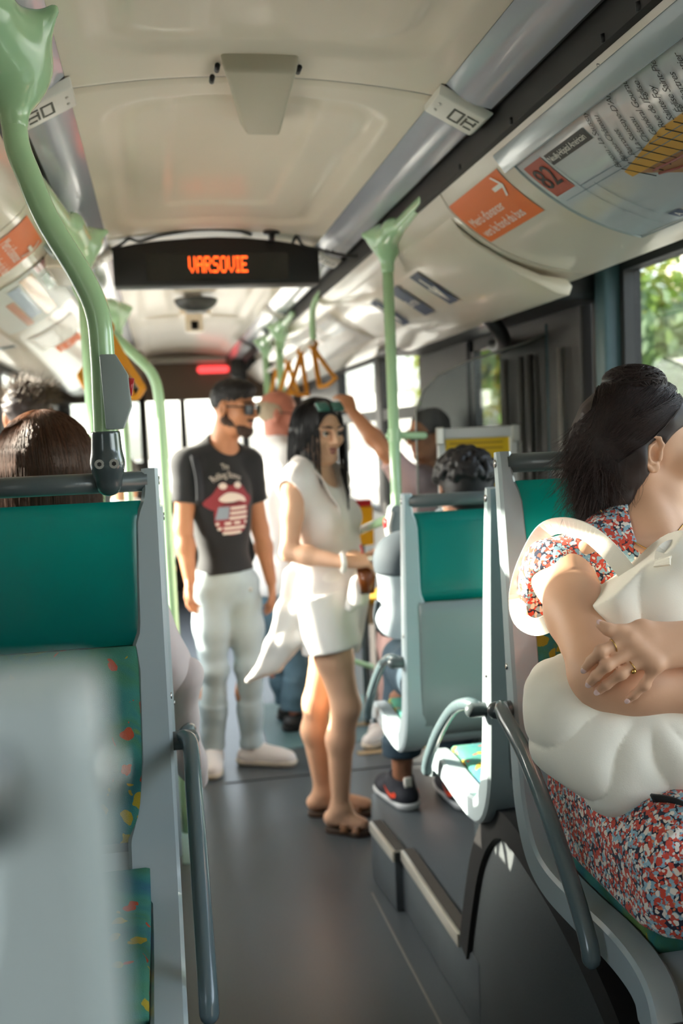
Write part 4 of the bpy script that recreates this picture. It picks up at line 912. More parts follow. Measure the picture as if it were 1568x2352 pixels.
def torso(V, J, off=0., w=1., male=True, k=.05, bust=0., low=True, ball=True):
    mS, mH = (J['sR']+J['sL'])/2, (J['hR']+J['hL'])/2; up = unit(mS-mH); rt = J['sR']-J['sL']; rt = unit(rt-up*(rt@up)); fw = np.cross(up, rt); R = np.stack([rt, fw, up], 1); hw = np.linalg.norm(J['sR']-J['sL'])/2; L = np.linalg.norm(mS-mH)
    J['R'] = R
    V.ell(mS-up*.13, A3(hw*.92+off, (.115 if male else .098)*w+off, .20+off), R, k); V.ell(mS*.48+mH*.52+up*.0, A3((hw*.76 if male else hw*.70)+off, (.105 if male else .085)*w+off, .20+off), R, k)
    if low: V.ell(mH+up*.03, A3((hw*.84 if male else hw*1.02)+off, (.112 if male else .108)*w+off, .14+off), R, k)
    for s_ in ('R', 'L'):
        V.cone(J['neck']+up*.02, J['s'+s_], .045+off, .05+off, .05); V.ell(J['s'+s_], A3(1, 1, 1)*((.058 if male else .046)+off), None, .04) if ball else None
    if bust:
        for q in (-1, 1): V.ell(mS-up*.15+rt*q*hw*.48+fw*.07, A3(bust, bust, bust)+off, R, .04)
    return R
def arm(V, J, s_, off=0., m=1., k=.02, hand_too=True, hd=None, hn=None, curl=.5):
    a, b, c = J['s'+s_], J['e'+s_], J['w'+s_]
    V.chain([a, a*.55+b*.45, b, b*.65+c*.35, c], A3(.052, .047, .039, .041, .026)*m+off, k)
def leg(V, J, s_, off=0., m=1., k=.03):
    a, b, c = J['h'+s_], J['k'+s_], J['a'+s_]; back = -J['R'][:, 1]
    V.chain([a, a*.5+b*.5, b, b*.68+c*.32+back*.018, c], A3(.085, .074, .054, .054, .034)*m+off, k)
def foot(V, a, toe, z, m=1.):
    d = A3(toe[0]-a[0], toe[1]-a[1], 0); L = np.linalg.norm(d); d = d/L; h = A3(a[0], a[1], z)-d*.035
    V.cone(a, h+A3(0, 0, .034)+d*.005, .034*m, .033*m, .03); V.cone(h+A3(0, 0, .03), A3(*toe[:2], z+.022)-d*.03, .032*m, .030*m, .02, flat=((0, 0, 1), .8)); V.cone(a+d*.015-A3(0, 0, .01), A3(*toe[:2], z+.026)-d*.07, .030*m, .026*m, .03); V.cut((0, 0, z+.001), (0, 0, -1))
def shoe(t, a, toe, z, mat, sole, name='shoe', high=.085, w=1., parts=()):
    d = A3(toe[0]-a[0], toe[1]-a[1], 0); d = unit(d); h = A3(a[0], a[1], z)-d*.045; tp = A3(toe[0], toe[1], z); lo = np.minimum(h, tp)-.07; hi = np.maximum(h, tp)+.07; lo[2] = z-.005; hi[2] = z+.17
    v = Vol(lo, hi, .005); v.cone(h+A3(0, 0, .042)+d*.012, tp+A3(0, 0, .036)-d*.045, .039*w, .040*w, 0, flat=((0, 0, 1), .85)); v.cone(A3(a[0], a[1], z+high), A3(a[0], a[1], z+.04), .040*w, .042*w, .03); v.cone(A3(a[0], a[1], z+high-.01)+d*.03, tp+A3(0, 0, .045)-d*.09, .03*w, .034*w, .04); v.cut((0, 0, z+.022), (0, 0, -1))
    v.cut(A3(a[0], a[1], z+high+.012)+d*.02, A3(0, 0, 1)-d*.3)
    sh = part(name, v.geo(), mat, t)
    v = Vol(lo, hi, .005); v.cone(h+A3(0, 0, .03)+d*.010, tp+A3(0, 0, .03)-d*.045, .044*w, .046*w, 0); v.cut((0, 0, z+.028), (0, 0, 1)); v.cut((0, 0, z+.002), (0, 0, -1)); part('sole', v.geo(), sole, sh)
    return sh
def capcone(V, a, b, ra, rb, k=.0):
    a, b = np.asarray(a, float), np.asarray(b, float); m = max(ra, rb)+k+V.h*3; q = V.sub(np.minimum(a, b)-m, np.maximum(a, b)+m)
    if q is None: return
    sl_, X, Y, Z = q; ab = b-a; L = np.linalg.norm(ab); u = ab/L; px, py, pz = X-a[0], Y-a[1], Z-a[2]; t = px*u[0]+py*u[1]+pz*u[2]
    r = np.sqrt(np.maximum(px*px+py*py+pz*pz-t*t, 0)); V.put(sl_, np.maximum(np.maximum(r-(ra+(rb-ra)*np.clip(t/L, 0, 1)), t-L), -t-min(ra, .03)), k, 'add')
def bounds(J, keys, pad=.16):
    p = np.array([J[k] for k in keys]); return p.min(0)-pad, p.max(0)+pad
def body(t, J, mat, hd, s=1., male=True, h=.0055, arms=('R', 'L'), legs=True, hands=(), feet=None, pad=.16, w=1., bust=0., hs=1.):
    """the bare figure as one continuous surface"""
    ks = [k for k in J if k != 'R' and isinstance(J[k], np.ndarray) and J[k].shape == (3,)]
    lo, hi = bounds(J, ks, pad); V = Vol(lo, hi, h); R = basis(hd)
    torso(V, J, -.004, w, male, bust=bust)
    J['wf'] = head(V, J['head'], R, s, male); J['HR'] = R
    V.cone(J['head']+R@A3(0, -.022, -.05)*s, J['neck'], (.056 if male else .046)*s, (.062 if male else .05)*s, .03)
    for a in arms: arm(V, J, a, 0, 1. if male else .84)
    if legs:
        for a in ('R', 'L'): leg(V, J, a, 0, 1. if male else .95)
    for (a, d, n, th, cu) in hands: hand(V, J['w'+a], d, n, th, cu, hs)
    for q in (feet or ()): foot(V, *q)
    return part('body', V.geo(), mat, t)
def outside(paths, hair, lift=.0015):
    bv = BVHTree.FromPolygons([tuple(v.co+Vector(ORG[hair.name])) for v in hair.data.vertices], [tuple(p.vertices) for p in hair.data.polygons]); out = []
    for P_ in paths:
        Q = np.array(P_)
        for i in range(len(Q)):
            l_, n_, _, d_ = bv.find_nearest(Vector(Q[i]), .04)
            if l_ is not None and (Vector(Q[i])-l_).dot(n_) < lift: Q[i] = np.array(l_+n_*lift*(1+.8*(i % 3 == 0)))
        out.append(Q)
    return out
def strands(name, paths, r, mat, t, sides=3, taper=True, kind='stuff'):
    P_ = np.array(paths, float); n, m, _ = P_.shape; T = np.gradient(P_, axis=1); T /= np.linalg.norm(T, axis=2)[..., None]+1e-9
    ref = A3(.31, .77, .55); N = np.cross(T, ref); N /= np.linalg.norm(N, axis=2)[..., None]+1e-9; B = np.cross(T, N)
    rr = r*(np.linspace(1, .25, m) if taper else np.ones(m)); V = np.empty((n, m, sides, 3))
    for k in range(sides): a = 2*math.pi*k/sides; V[:, :, k] = P_+(math.cos(a)*N+math.sin(a)*B)*rr[None, :, None]
    idx = np.arange(n*m*sides).reshape(n, m, sides); F = np.stack([idx[:, :-1], np.roll(idx, -1, 2)[:, :-1], np.roll(idx, -1, 2)[:, 1:], idx[:, 1:]], -1).reshape(-1, 4)
    return part(name, (V.reshape(-1, 3), F), mat, t, kind=kind)
def on_ell(c, R, r, d): d = np.asarray(d, float); d = d/np.linalg.norm(d, axis=-1)[..., None]; q = 1/np.sqrt(((d/r)**2).sum(-1)); return np.asarray(c)+((d*q[..., None])@R.T)
def decal(shirt, pts2, c, ux, uy, dr, off, mat, parent, name, faces=None, sub=0):
    """print pressed onto cloth: flat outline (in metres) dropped onto the surface along dr"""
    me = shirt.data; o = ORG[shirt.name]; bvh = decal_cache.get(shirt.name)
    if bvh is None: bvh = decal_cache[shirt.name] = BVHTree.FromPolygons([tuple(v.co+Vector(o)) for v in me.vertices], [tuple(p.vertices) for p in me.polygons])
    bm = bmesh.new()
    vs_ = [bm.verts.new((x, y, 0)) for x, y in pts2]
    for f in (faces or [tuple(range(len(pts2)))]):
        try: bm.faces.new([vs_[i] for i in f])
        except ValueError: pass
    bmesh.ops.triangulate(bm, faces=bm.faces[:])
    if sub: bmesh.ops.subdivide_edges(bm, edges=bm.edges[:], cuts=sub, use_grid_fill=True)
    V = []; d = Vector(unit(dr))
    for v in bm.verts:
        p = Vector(np.asarray(c)+np.asarray(ux)*v.co.x+np.asarray(uy)*v.co.y)-d*.3; h = bvh.ray_cast(p, d)[0]
        V.append(tuple((h if h is not None else p+d*.3)-d*off))
    bm.verts.index_update(); F = [tuple(x.index for x in f.verts) for f in bm.faces]; bm.free()
    return part(name, (V, F), mat, parent, smooth=False)
decal_cache = {}

# ---------------------------------------------------------------- man in the black T-shirt
m_black_tee = M('black_cotton', '#1b1b1d', .85, sheen=.2, bump=.1, bscale=60); m_jean_pale = M('pale_bleached_denim', '#b9c8cc', .85, var=.25, vscale=7, bump=.15, bscale=400); m_white_shoe = M('white_leather', '#e7ded9', .45); m_sole_tan = M('cream_sole', '#d6c9b6', .6)
m_lens_dark = M('sunglass_lens', '#120f0e', .3)
def leg_cloth(V, J, s_, r, hem, k=.03, waist=None):
    a, b, c = J['h'+s_], J['k'+s_], J['a'+s_]; V.chain([a, a*.5+b*.5, b], r[:3], k); m = b*(1-.5)+c*.5; V.cone(b, m, r[2], r[3], k); capcone(V, m, b*(1-hem)+c*hem, r[3], r[4], k)
t = thing('person', 'bearded man in a black T-shirt with sunglasses, standing in the aisle in pale jeans', 'person', (.27, 4.5, 0), 'standing passengers')
J = dict(head=A3(*(0.3346,4.4600,1.6610)), neck=A3(*(0.2728,4.5200,1.4755)), sR=A3(*(0.1164,4.4500,1.4199)), sL=A3(*(0.3905,4.5800,1.4077)), eR=A3(*(0.0835,4.4200,1.1404)), wR=A3(*(0.0984,4.3600,0.9214)), eL=A3(*(0.4379,4.6000,1.1035)), wL=A3(*(0.4717,4.5500,0.8632)),
         hR=A3(*(0.1857,4.5000,0.8700)), hL=A3(*(0.3337,4.5600,0.8611)), kR=A3(*(0.1889,4.5000,0.4792)), kL=A3(*(0.3491,4.5200,0.4712)), aR=A3(*(0.1681,4.6000,0.0888)), aL=A3(*(0.3477,4.5800,0.0856)))
bd = body(t, J, m_skin_tan, (.80, -.58, -.10), 1.02, True, hands=[('R', A3(-.12, -.15, -1), A3(-.8, .3, .1), A3(0, -1, 0), .55), ('L', A3(.05, -.05, -1), A3(.9, .1, .1), A3(0, -1, 0), .5)])
face_parts(t, J['head'], J['HR'], 1.02, True, m_hair_black, M('lip_brown', '#9c6455', .5), eyes=False); w = J['wf']
V = Vol(*bounds(J, ['sR', 'sL', 'hR', 'hL', 'eR', 'eL', 'neck'], .14), .006); torso(V, J, .012, 1.0, True)
for s_ in 'RL': a, b = J['s'+s_], J['e'+s_]; V.cone(a, a*.7+b*.3, .062, .062, .03); capcone(V, a*.75+b*.25, a*.42+b*.58, .062, .064, .02)
V.ell(J['neck']+A3(.03, -.05, .055), A3(.085, .085, .075), None, .01, 'sub'); V.wave(.0035, (14, 14, 9), 3); V.cut(J['hR']*.5+J['hL']*.5+A3(0, 0, .062), A3(.05, 0, -1))
tee = part('t_shirt', V.geo(), m_black_tee, t)
V = Vol(*bounds(J, ['hR', 'hL', 'kR', 'kL', 'aR', 'aL'], .17), .007); torso(V, J, .004, .98, True)
for s_ in 'RL': leg_cloth(V, J, s_, (.088, .080, .064, .058, .055), .97)
V.wave(.004, (10, 10, 30), 5); V.cut(J['hR']*.5+J['hL']*.5+A3(0, 0, .075), A3(0, 0, 1)); V.cut((0, 0, .075), (0, 0, -1))
jn = part('jeans', V.geo(), m_jean_pale, t); part('waist_button', tube([(.362, 4.372, .86), (.36, 4.362, .86)], .009, 10), m_alu, jn)
shoe(t, A3(*J['aR'][:2]), A3(.150, 4.40), 0, m_white_shoe, m_sole_tan, w=1.05); shoe(t, A3(J['aL'][0], J['aL'][1]), A3(.545, 4.49), 0, m_white_shoe, m_sole_tan, w=1.05)
hc, HR = J['head'], J['HR']
V = Vol(hc-.17, hc+.17, .004); V.ell(w(0, -.019, .042), A3(.0775, .099, .084), HR, 0); V.ell(w(0, .02, .082), A3(.064, .085, .046), HR, .03); V.cut(w(0, .078, .050), HR@A3(0, .85, -.5)); V.cut(w(0, -.02, -.02), HR@A3(0, .25, -1)); V.wave(.002, 160, 4); part('hair', V.geo(), m_hair_black, t)
V = Vol(hc-.16, hc+.16, .004); V.cone(w(-.062, -.010, -.015), w(-.056, -.006, -.050), .0145, .021, 0); V.cone(w(.062, -.010, -.015), w(.056, -.006, -.050), .0145, .021, 0); V.cone(w(-.055, -.008, -.048), w(-.028, .056, -.088), .0235, .0255, .01); V.cone(w(.055, -.008, -.048), w(.028, .056, -.088), .0235, .0255, .01); V.ell(w(0, .068, -.098), A3(.036, .027, .028), HR, .02); V.ell(w(0, .108, -.058), A3(.024, .03, .016), HR, .006, 'sub'); V.cone(w(-.022, .088, -.047), w(.022, .088, -.047), .0065, .0065, .004); V.wave(.0012, 200, 6); part('beard', V.geo(), M('stubble', '#4a382f', .9, var=.4, vscale=90), t)
sg = part('sunglasses', join(tube([w(-.058, .094, .010), w(-.012, .104, .012), w(.012, .104, .012), w(.058, .094, .010)], .003, 6), tube([w(-.068, .088, .012), w(-.078, .0, .008)], .003, 6), tube([w(.068, .088, .012), w(.078, .0, .008)], .003, 6)), m_black, t)
for q in (-1, 1): part('lens', ball(w(q*.036, .099, -.001), .0285, 16, 8, (1, 1, .88)) if False else obox(w(q*.037, .100, -.002), HR@A3(.027, -.006*q, 0), HR@A3(0, .003, 0), HR@A3(0, 0, .022), .012, 3), m_lens_dark, sg)
# print on the T-shirt
R = J['R']; ux, uy, dr = R[:, 0], R[:, 2], -R[:, 1]; ux = -ux if ux[0] < 0 else ux; c0 = A3(*(0.3090,4.3800,1.2711))
m_print_w = M('print_cream', '#e2d4c9', .7); m_print_r = M('print_red', '#8e3038', .7); m_print_b = M('print_blue_grey', '#8c98a6', .7)
def arc_text(s, cx, cy, rad, size, nm):
    V_, F_ = text_geo(s, size, 'CENTER', 1.05); P2 = []
    for x, y, _ in V_: x *= .60; a = x/rad; P2.append((cx+math.sin(a)*(rad+y), cy+math.cos(a)*(rad+y)-rad))
    decal(tee, P2, c0, ux, uy, dr, .006, m_print_w, tee, nm, F_)
arc_text('The', -.01, .134, .3, .036, 'print_lettering'); arc_text('Rolling Stones', -.01, .098, .13, .040, 'print_lettering')
ux, uy = ux*1.15, uy*1.1
lipo = cr([(-.105, -.02), (-.075, .012), (-.05, .045), (-.03, .062), (0, .045), (.03, .060), (.055, .04), (.075, .01), (.10, -.012), (.075, -.045), (.05, -.03), (.0, -.022), (-.04, -.03), (-.07, -.05)], 3, True)
decal(tee, [tuple(p) for p in lipo], c0, ux, uy, dr, .0045, m_print_r, tee, 'print_lips', sub=3)
tg = cr([(-.055, -.035), (.065, -.035), (.072, -.09), (.055, -.135), (.02, -.152), (-.025, -.15), (-.06, -.12), (-.068, -.08)], 3, True)
decal(tee, [tuple(p) for p in tg], c0, ux, uy, dr, .0055, m_print_r, tee, 'print_tongue', sub=3)
th_ = cr([(-.052, -.005), (-.02, .018), (.02, .014), (.055, -.004), (.062, -.024), (.03, -.016), (0, -.020), (-.035, -.018)], 3, True)
decal(tee, [tuple(p) for p in th_], c0, ux, uy, dr, .0072, m_print_w, tee, 'print_teeth', sub=2)
decal(tee, [(-.055, -.037), (-.012, -.037), (-.018, -.088), (-.066, -.088)], c0, ux, uy, dr, .0072, m_print_b, tee, 'print_canton', sub=2)
for i, (xa, xb, y0) in enumerate(((-.008, .064, -.040), (-.010, .068, -.060), (-.013, .068, -.080), (-.064, .066, -.100), (-.058, .056, -.120), (-.040, .036, -.139))):
    decal(tee, [(xa, y0), (xb, y0), (xb, y0-.011), (xa, y0-.011)], c0, ux, uy, dr, .0072, m_print_w, tee, 'print_stripe', sub=2)
for x in (-.032, .03): decal(tee, [(x+.016*math.cos(a), .046+.013*math.sin(a)) for a in np.linspace(0, 6.28, 12, endpoint=False)], c0, ux, uy, dr, .0072, m_print_w, tee, 'print_shine')
part('shoulder_strap', ribbon(cr([J['sR']+A3(.010, .10, -.05), J['sR']+A3(.015, .03, .060), J['sR']+A3(.03, -.070, .03), J['sR']+A3(.045, -.100, -.06), J['sR']+A3(.045, -.105, -.16)], 6), .035, .006, ux), M('dark_webbing', '#26282e', .8), t)

# ---------------------------------------------------------------- woman in white, standing
m_white_top = M('white_blouse', '#ece4de', .8, var=.08, vscale=8, bump=.1, bscale=80); m_white_short = M('white_shorts', '#ebe6df', .8, bump=.06); m_jacket = M('cream_jacket', '#f0e9e0', .85, bump=.12, bscale=50); m_tan_leather = M('tan_leather', '#8a5f40', .5); m_cork = M('dark_sole', '#4a382b', .7)
t = thing('person', 'dark-haired woman in a white sleeveless top and shorts, standing with a drink in her hand', 'person', (.62, 3.72, 0), 'standing passengers')
f = unit(A3(.80, -.60, 0)); rr = A3(f[1], -f[0], 0); ms = A3(*(0.5685,3.7200,1.3515)); mh = A3(*(0.6153,3.7200,0.8868))
J = dict(head=A3(*(0.5919,3.7000,1.5393)), neck=ms+A3(.0, 0, .055)-f*.005, sR=ms+rr*.155, sL=ms-rr*.155, hR=mh+rr*.085, hL=mh-rr*.085, eR=A3(*(0.4404,3.5600,1.1122)), wR=A3(*(0.6184,3.4200,1.0797)), eL=A3(*(0.7142,3.8600,1.0717)), wL=A3(*(0.7135,3.6200,1.0391)),
         kR=A3(*(0.6366,3.6200,0.5088)), kL=A3(*(0.5568,3.8400,0.4747)), aR=A3(*(0.6071,3.6800,0.1090)), aL=A3(*(0.5707,3.8700,0.0787)))
J['aR'][2] = .095; J['aL'][2] = .095
bd = body(t, J, m_skin_lady, (.46, -.88, -.12), .97, False, hands=[('R', A3(.9, .25, .05), A3(.1, -.5, .85), A3(.2, .6, .5), .75), ('L', A3(.85, -.35, .1), A3(.4, .7, .5), A3(0, -.2, 1), .7)],
          feet=[(J['aR'], A3(*(0.7019,3.6200,0.0114))[:2], .022), (J['aL'], J['aL'][:2]+A3(.19, -.05), .022)], bust=.045)
face_parts(t, J['head'], J['HR'], .97, True, m_hair_black, M('lip_dark_rose', '#8d3f48', .4)); w = J['wf']; hc, HR = J['head'], J['HR']
V = Vol(*bounds(J, ['sR', 'sL', 'hR', 'hL', 'neck'], .18), .006); torso(V, J, .014, 1.05, False, bust=.052, ball=False)
for q in 'RL': p_ = J['s'+q]; V.ell(p_+unit(p_-ms)*.045+A3(0, 0, -.06), A3(.05, .05, .085), None, .01, 'sub')
V.cone(mh+A3(0, 0, .10), mh+A3(0, 0, .17), .165, .15, .05, flat=(f, .8)); V.ell(J['neck']+f*.075+A3(0, 0, .045), A3(.085, .09, .12), None, .01, 'sub'); V.wave(.006, (16, 16, 5), 11); V.cut(mh+A3(0, 0, .05), (0, 0, -1)); part('blouse', V.geo(), m_white_top, t)
fr = J['neck']; part('ruffle', ribbon(cr([fr-f*.03+rr*.10+A3(0, 0, .02), fr+f*.06+rr*.105+A3(0, 0, -.01), fr+f*.125+rr*.075+A3(0, 0, -.12), fr+f*.14+rr*.04+A3(0, 0, -.24)], 8)+np.stack([np.sin(np.arange(25)*.8)*.003]*3, 1), .035, .004, rr*.6+f*.5), m_white_top, t)
V = Vol(*bounds(J, ['hR', 'hL'], .34), .007); torso(V, J, .012, 1.02, False)
for q in 'RL': a, b = J['h'+q], J['k'+q]; capcone(V, a+A3(0, 0, .02), a*.58+b*.42, .108, .114, .03)
V.wave(.004, (12, 12, 8), 12); V.cut(mh+A3(0, 0, .10), (0, 0, 1)); part('shorts', V.geo(), m_white_short, t)
# jacket tied round the waist, its back hanging out behind her
V = Vol(mh-A3(.55, .35, .50), mh+A3(.35, .35, .30), .007); wc = mh+A3(0, 0, .115)
V.cone(wc+A3(0, 0, .0), wc+A3(0, 0, .035), .158, .148, 0, flat=(f, .85)); V.ell(wc, A3(.11, .085, .2), np.stack([rr, f, A3(0, 0, 1)], 1), .0, 'sub')
def pxp(x, y, d): return None
fl_ = [A3(*(0.4579,3.6800,1.0121)), A3(*(0.4200,3.6600,0.8861)), A3(*(0.3681,3.6600,0.7583)), A3(*(0.3127,3.6800,0.6508))]; fr_ = [A3(*(0.5267,3.6600,0.9937)), A3(*(0.5200,3.6200,0.8692)), A3(*(0.4749,3.6200,0.7743)), A3(*(0.3932,3.6600,0.6652))]
for i in range(3):
    for q in (0, .5, 1): V.cone(fl_[i]*(1-q)+fr_[i]*q, fl_[i+1]*(1-q)+fr_[i+1]*q, .030-.006*i, .024-.006*i, .035)
V.cone(fl_[3], A3(*(0.2795,3.6900,0.6229)), .014, .008, .02)
kn = wc+f*.15+rr*.04; V.ell(kn, A3(.03, .03, .035), None, .02); V.cone(kn, A3(*(0.6793,3.5200,0.9357)), .022, .035, .02); V.cone(A3(*(0.6814,3.5200,0.9868)), A3(*(0.6578,3.5500,0.9003)), .028, .022, .02)
V.wave(.006, (18, 18, 18), 13); part('tied_jacket', V.geo(), m_jacket, t)
# hair: base volume plus strands down past the shoulders
V = Vol(hc-A3(.22, .22, .48), hc+A3(.22, .22, .20), .005); V.ell(w(0, -.018, .040), A3(.085, .106, .090), HR, 0)
for (x, y, z, r0, zz, r1) in ((.068, -.01, .0, .030, -.30, .035), (.055, -.06, .0, .035, -.33, .042), (-.066, .0, .0, .030, -.36, .030), (-.05, -.06, .0, .035, -.36, .04), (0, -.075, .0, .04, -.34, .045), (-.07, .045, -.01, .020, -.34, .022)): V.cone(w(x, y, z), w(x*1.15, y*1.05, zz), r0, r1, .03)
V.ell(w(0, .095, -.035), A3(.058, .07, .115), HR, .012, 'sub'); V.cut(w(0, .082, .055), HR@A3(0, .8, -.6)); V.wave(.003, (60, 60, 6), 14); wh_ = part('hair', V.geo(), m_hair_black, t)
PP = []
for i in range(420):
    a = RNG.uniform(.55, 2*math.pi-.55); st = A3(.03*math.sin(a), -.03+.02*math.cos(a), 1.); e = A3(math.sin(a), math.cos(a), -.1+RNG.uniform(-.1, .2)); L_ = RNG.uniform(.20, .37)
    q = np.linspace(0, 1, 8)[:, None]; d = st*(1-q)+e*q; p = on_ell(w(0, -.018, .036), HR, A3(.091, .110, .095), d); tail = p[-1]+np.linspace(0, 1, 7)[1:, None]*(A3(0, 0, -L_)+HR@A3(math.sin(a)*.012, math.cos(a)*.01, 0))+RNG.normal(size=(6, 3))*.002
    PP.append(np.vstack([p, tail]))
strands('hair_strands', outside(PP, wh_), .0022, m_hair_black, t)
for q in (-1, 1): part('sunglasses', obox(w(q*.034, .062, .104), HR@A3(.027, 0, 0), HR@A3(0, .004, .006), HR@A3(0, -.014, .014), .006, 2), M('teal_lens', '#3d7468', .1, coat=.6), t)
part('watch', tube(cr([J['wR']+A3(-.008, 0, 0)+A3(0, .030*math.cos(a), .030*math.sin(a)) for a in np.linspace(0, 2*math.pi, 10, endpoint=False)], 2, True), .010, 8, closed=True), m_white, t)
for s_, ak, toe in (('R', J['aR'], A3(*(0.7019,3.6200,0.0114))[:2]), ('L', J['aL'], J['aL'][:2]+A3(.19, -.05))):
    d = unit(A3(toe[0]-ak[0], toe[1]-ak[1], 0)); sd_ = A3(-d[1], d[0], 0); h_ = A3(ak[0], ak[1], 0)-d*.04; tp = A3(*toe, 0)
    pl = cr([h_-d*.025, h_+sd_*.035, h_*.5+tp*.5+sd_*.036, tp+sd_*.042-d*.03, tp+d*.012, tp-sd_*.042-d*.03, h_*.5+tp*.5-sd_*.036, h_-sd_*.035], 4, True)
    so_ = part('sandal', prism([(p[0], p[1]) for p in pl], 2, .0, .022, .004), m_cork, t, sharp=40)
    for f0, hh, wd in ((.45, .062, .032), (.76, .046, .03)): c_ = h_*(1-f0)+tp*f0; part('strap', ribbon(cr([c_-sd_*.041+A3(0, 0, .015), c_-sd_*.034+A3(0, 0, hh*.75), c_+A3(0, 0, hh+.012), c_+sd_*.034+A3(0, 0, hh*.75), c_+sd_*.041+A3(0, 0, .015)], 4), wd, .003, d), m_tan_leather, so_)
    part('ankle_strap', ribbon(cr([ak+A3(.040*math.cos(a), .040*math.sin(a), -.005) for a in np.linspace(0, 6.28, 11)], 2), .014, .003, (0, 0, 1)), m_tan_leather, so_)
# the drink she holds
t2 = thing('drink_cup', 'clear cup of amber drink with red straw in the standing woman’s hand'.replace('’', "'"), 'cup', (0.7021,3.4600,1.0097)); cc = A3(*(0.7021,3.4600,1.0097))
m_cup = glass('clear_cup', (.92, .9, .88), 1.0)
V_, F_ = [], []
def lathe(c, prof, n=16):
    V_ = [(c[0]+r*math.cos(2*math.pi*k/n), c[1]+r*math.sin(2*math.pi*k/n), c[2]+z) for r, z in prof for k in range(n)]; F_ = [(i*n+k, i*n+(k+1) % n, i*n+n+(k+1) % n, i*n+n+k) for i in range(len(prof)-1) for k in range(n)]
    F_ += [tuple(range(n))[::-1], tuple((len(prof)-1)*n+k for k in range(n))]; return V_, F_
part('cup', lathe(cc, [(.027, -.05), (.038, .07)]), m_cup, t2); part('drink', lathe(cc, [(.025, -.047), (.034, .04)]), M('amber_drink', '#b0602c', .2), t2); part('lid', lathe(cc, [(.040, .068), (.040, .076), (.03, .082)]), m_white, t2); part('straw', tube([cc+A3(0, 0, .05), cc+A3(-.02, -.01, .125)], .004, 8), m_redbtn, t2)

# ---------------------------------------------------------------- older man behind her
m_white_shirt = M('white_shirt', '#e9e7e6', .8, bump=.12, bscale=60); m_denim = M('blue_denim', '#54707f', .85, var=.3, vscale=12, bump=.1, bscale=400); m_black_shoe = M('black_shoe', '#1f1d1d', .5)
t = thing('person', 'balding older man with glasses and white shirt, standing behind the dark-haired woman', 'person', (.65, 5.15, 0), 'standing passengers')
f = unit(A3(.85, .2, 0)); rr = A3(f[1], -f[0], 0); ms = A3(*(0.6043,5.1500,1.3925)); mh = A3(*(0.5979,5.1500,0.7696))
J = dict(head=A3(*(0.6205,5.1500,1.6396)), neck=ms+A3(0, 0, .06), sR=ms+rr*.19-f*.02, sL=ms-rr*.19, hR=mh+rr*.09, hL=mh-rr*.09, eR=ms+rr*.24+A3(.02, 0, -.30), wR=ms+rr*.2+f*.18+A3(0, 0, -.42), eL=ms-rr*.24+A3(0, 0, -.30), wL=ms-rr*.2+f*.18+A3(0, 0, -.42), kR=mh+rr*.1+f*.04+A3(0, 0, -.43), kL=mh-rr*.1+A3(0, 0, -.43), aR=A3(mh[0]+.02, mh[1]-.10, .1), aL=A3(mh[0]+.02, mh[1]+.12, .1))
body(t, J, m_skin_red, (.93, -.15, -.1), 1.02, True, h=.007); face_parts(t, J['head'], J['HR'], 1.02, True, m_hair_grey); w = J['wf']; hc, HR = J['head'], J['HR']
V = Vol(*bounds(J, ['sR', 'sL', 'hR', 'hL', 'eR', 'eL', 'neck'], .16), .008); torso(V, J, .03, 1.25, True)
for s_ in 'RL': a, b = J['s'+s_], J['e'+s_]; V.cone(a, a*.6+b*.4, .07, .07, .03); capcone(V, a*.6+b*.4, a*.1+b*.9, .07, .07, .02)
V.cone(J['neck']+A3(0, 0, .0), J['neck']+A3(0, 0, .035), .072, .070, .02); V.wave(.005, (12, 12, 9), 21); V.cut(mh+A3(0, 0, -.06), (0, 0, -1)); part('shirt', V.geo(), m_white_shirt, t)
V = Vol(*bounds(J, ['hR', 'hL', 'kR', 'kL', 'aR', 'aL'], .17), .008); torso(V, J, .004, 1., True)
for s_ in 'RL': leg_cloth(V, J, s_, (.105, .098, .082, .078, .078), .98)
V.wave(.005, (10, 10, 26), 22); V.cut(mh+A3(0, 0, .08), (0, 0, 1)); V.cut((0, 0, .06), (0, 0, -1)); part('jeans', V.geo(), m_denim, t)
for a in 'RL': shoe(t, J['a'+a], J['a'+a][:2]+f[:2]*.2, 0, m_black_shoe, m_black)
V = Vol(hc-.17, hc+.17, .005); V.ell(w(0, -.024, .02), A3(.085, .100, .075), HR, 0); V.ell(w(0, .03, .09), A3(.075, .10, .075), HR, .01, 'sub'); V.cut(w(0, .01, 0), HR@A3(0, 1, .1)); V.cut(w(0, 0, -.06), (0, 0, -1)); V.wave(.003, 90, 23); part('hair', V.geo(), m_hair_grey, t)
part('glasses', join(tube([w(.07, .085, .01), w(.082, -.01, .008)], .002, 6), tube([w(-.07, .085, .01), w(-.082, -.01, .008)], .002, 6), tube([w(-.068, .09, .012), w(-.01, .106, .012), w(.01, .106, .012), w(.068, .09, .012)], .0025, 6)), m_black, t)

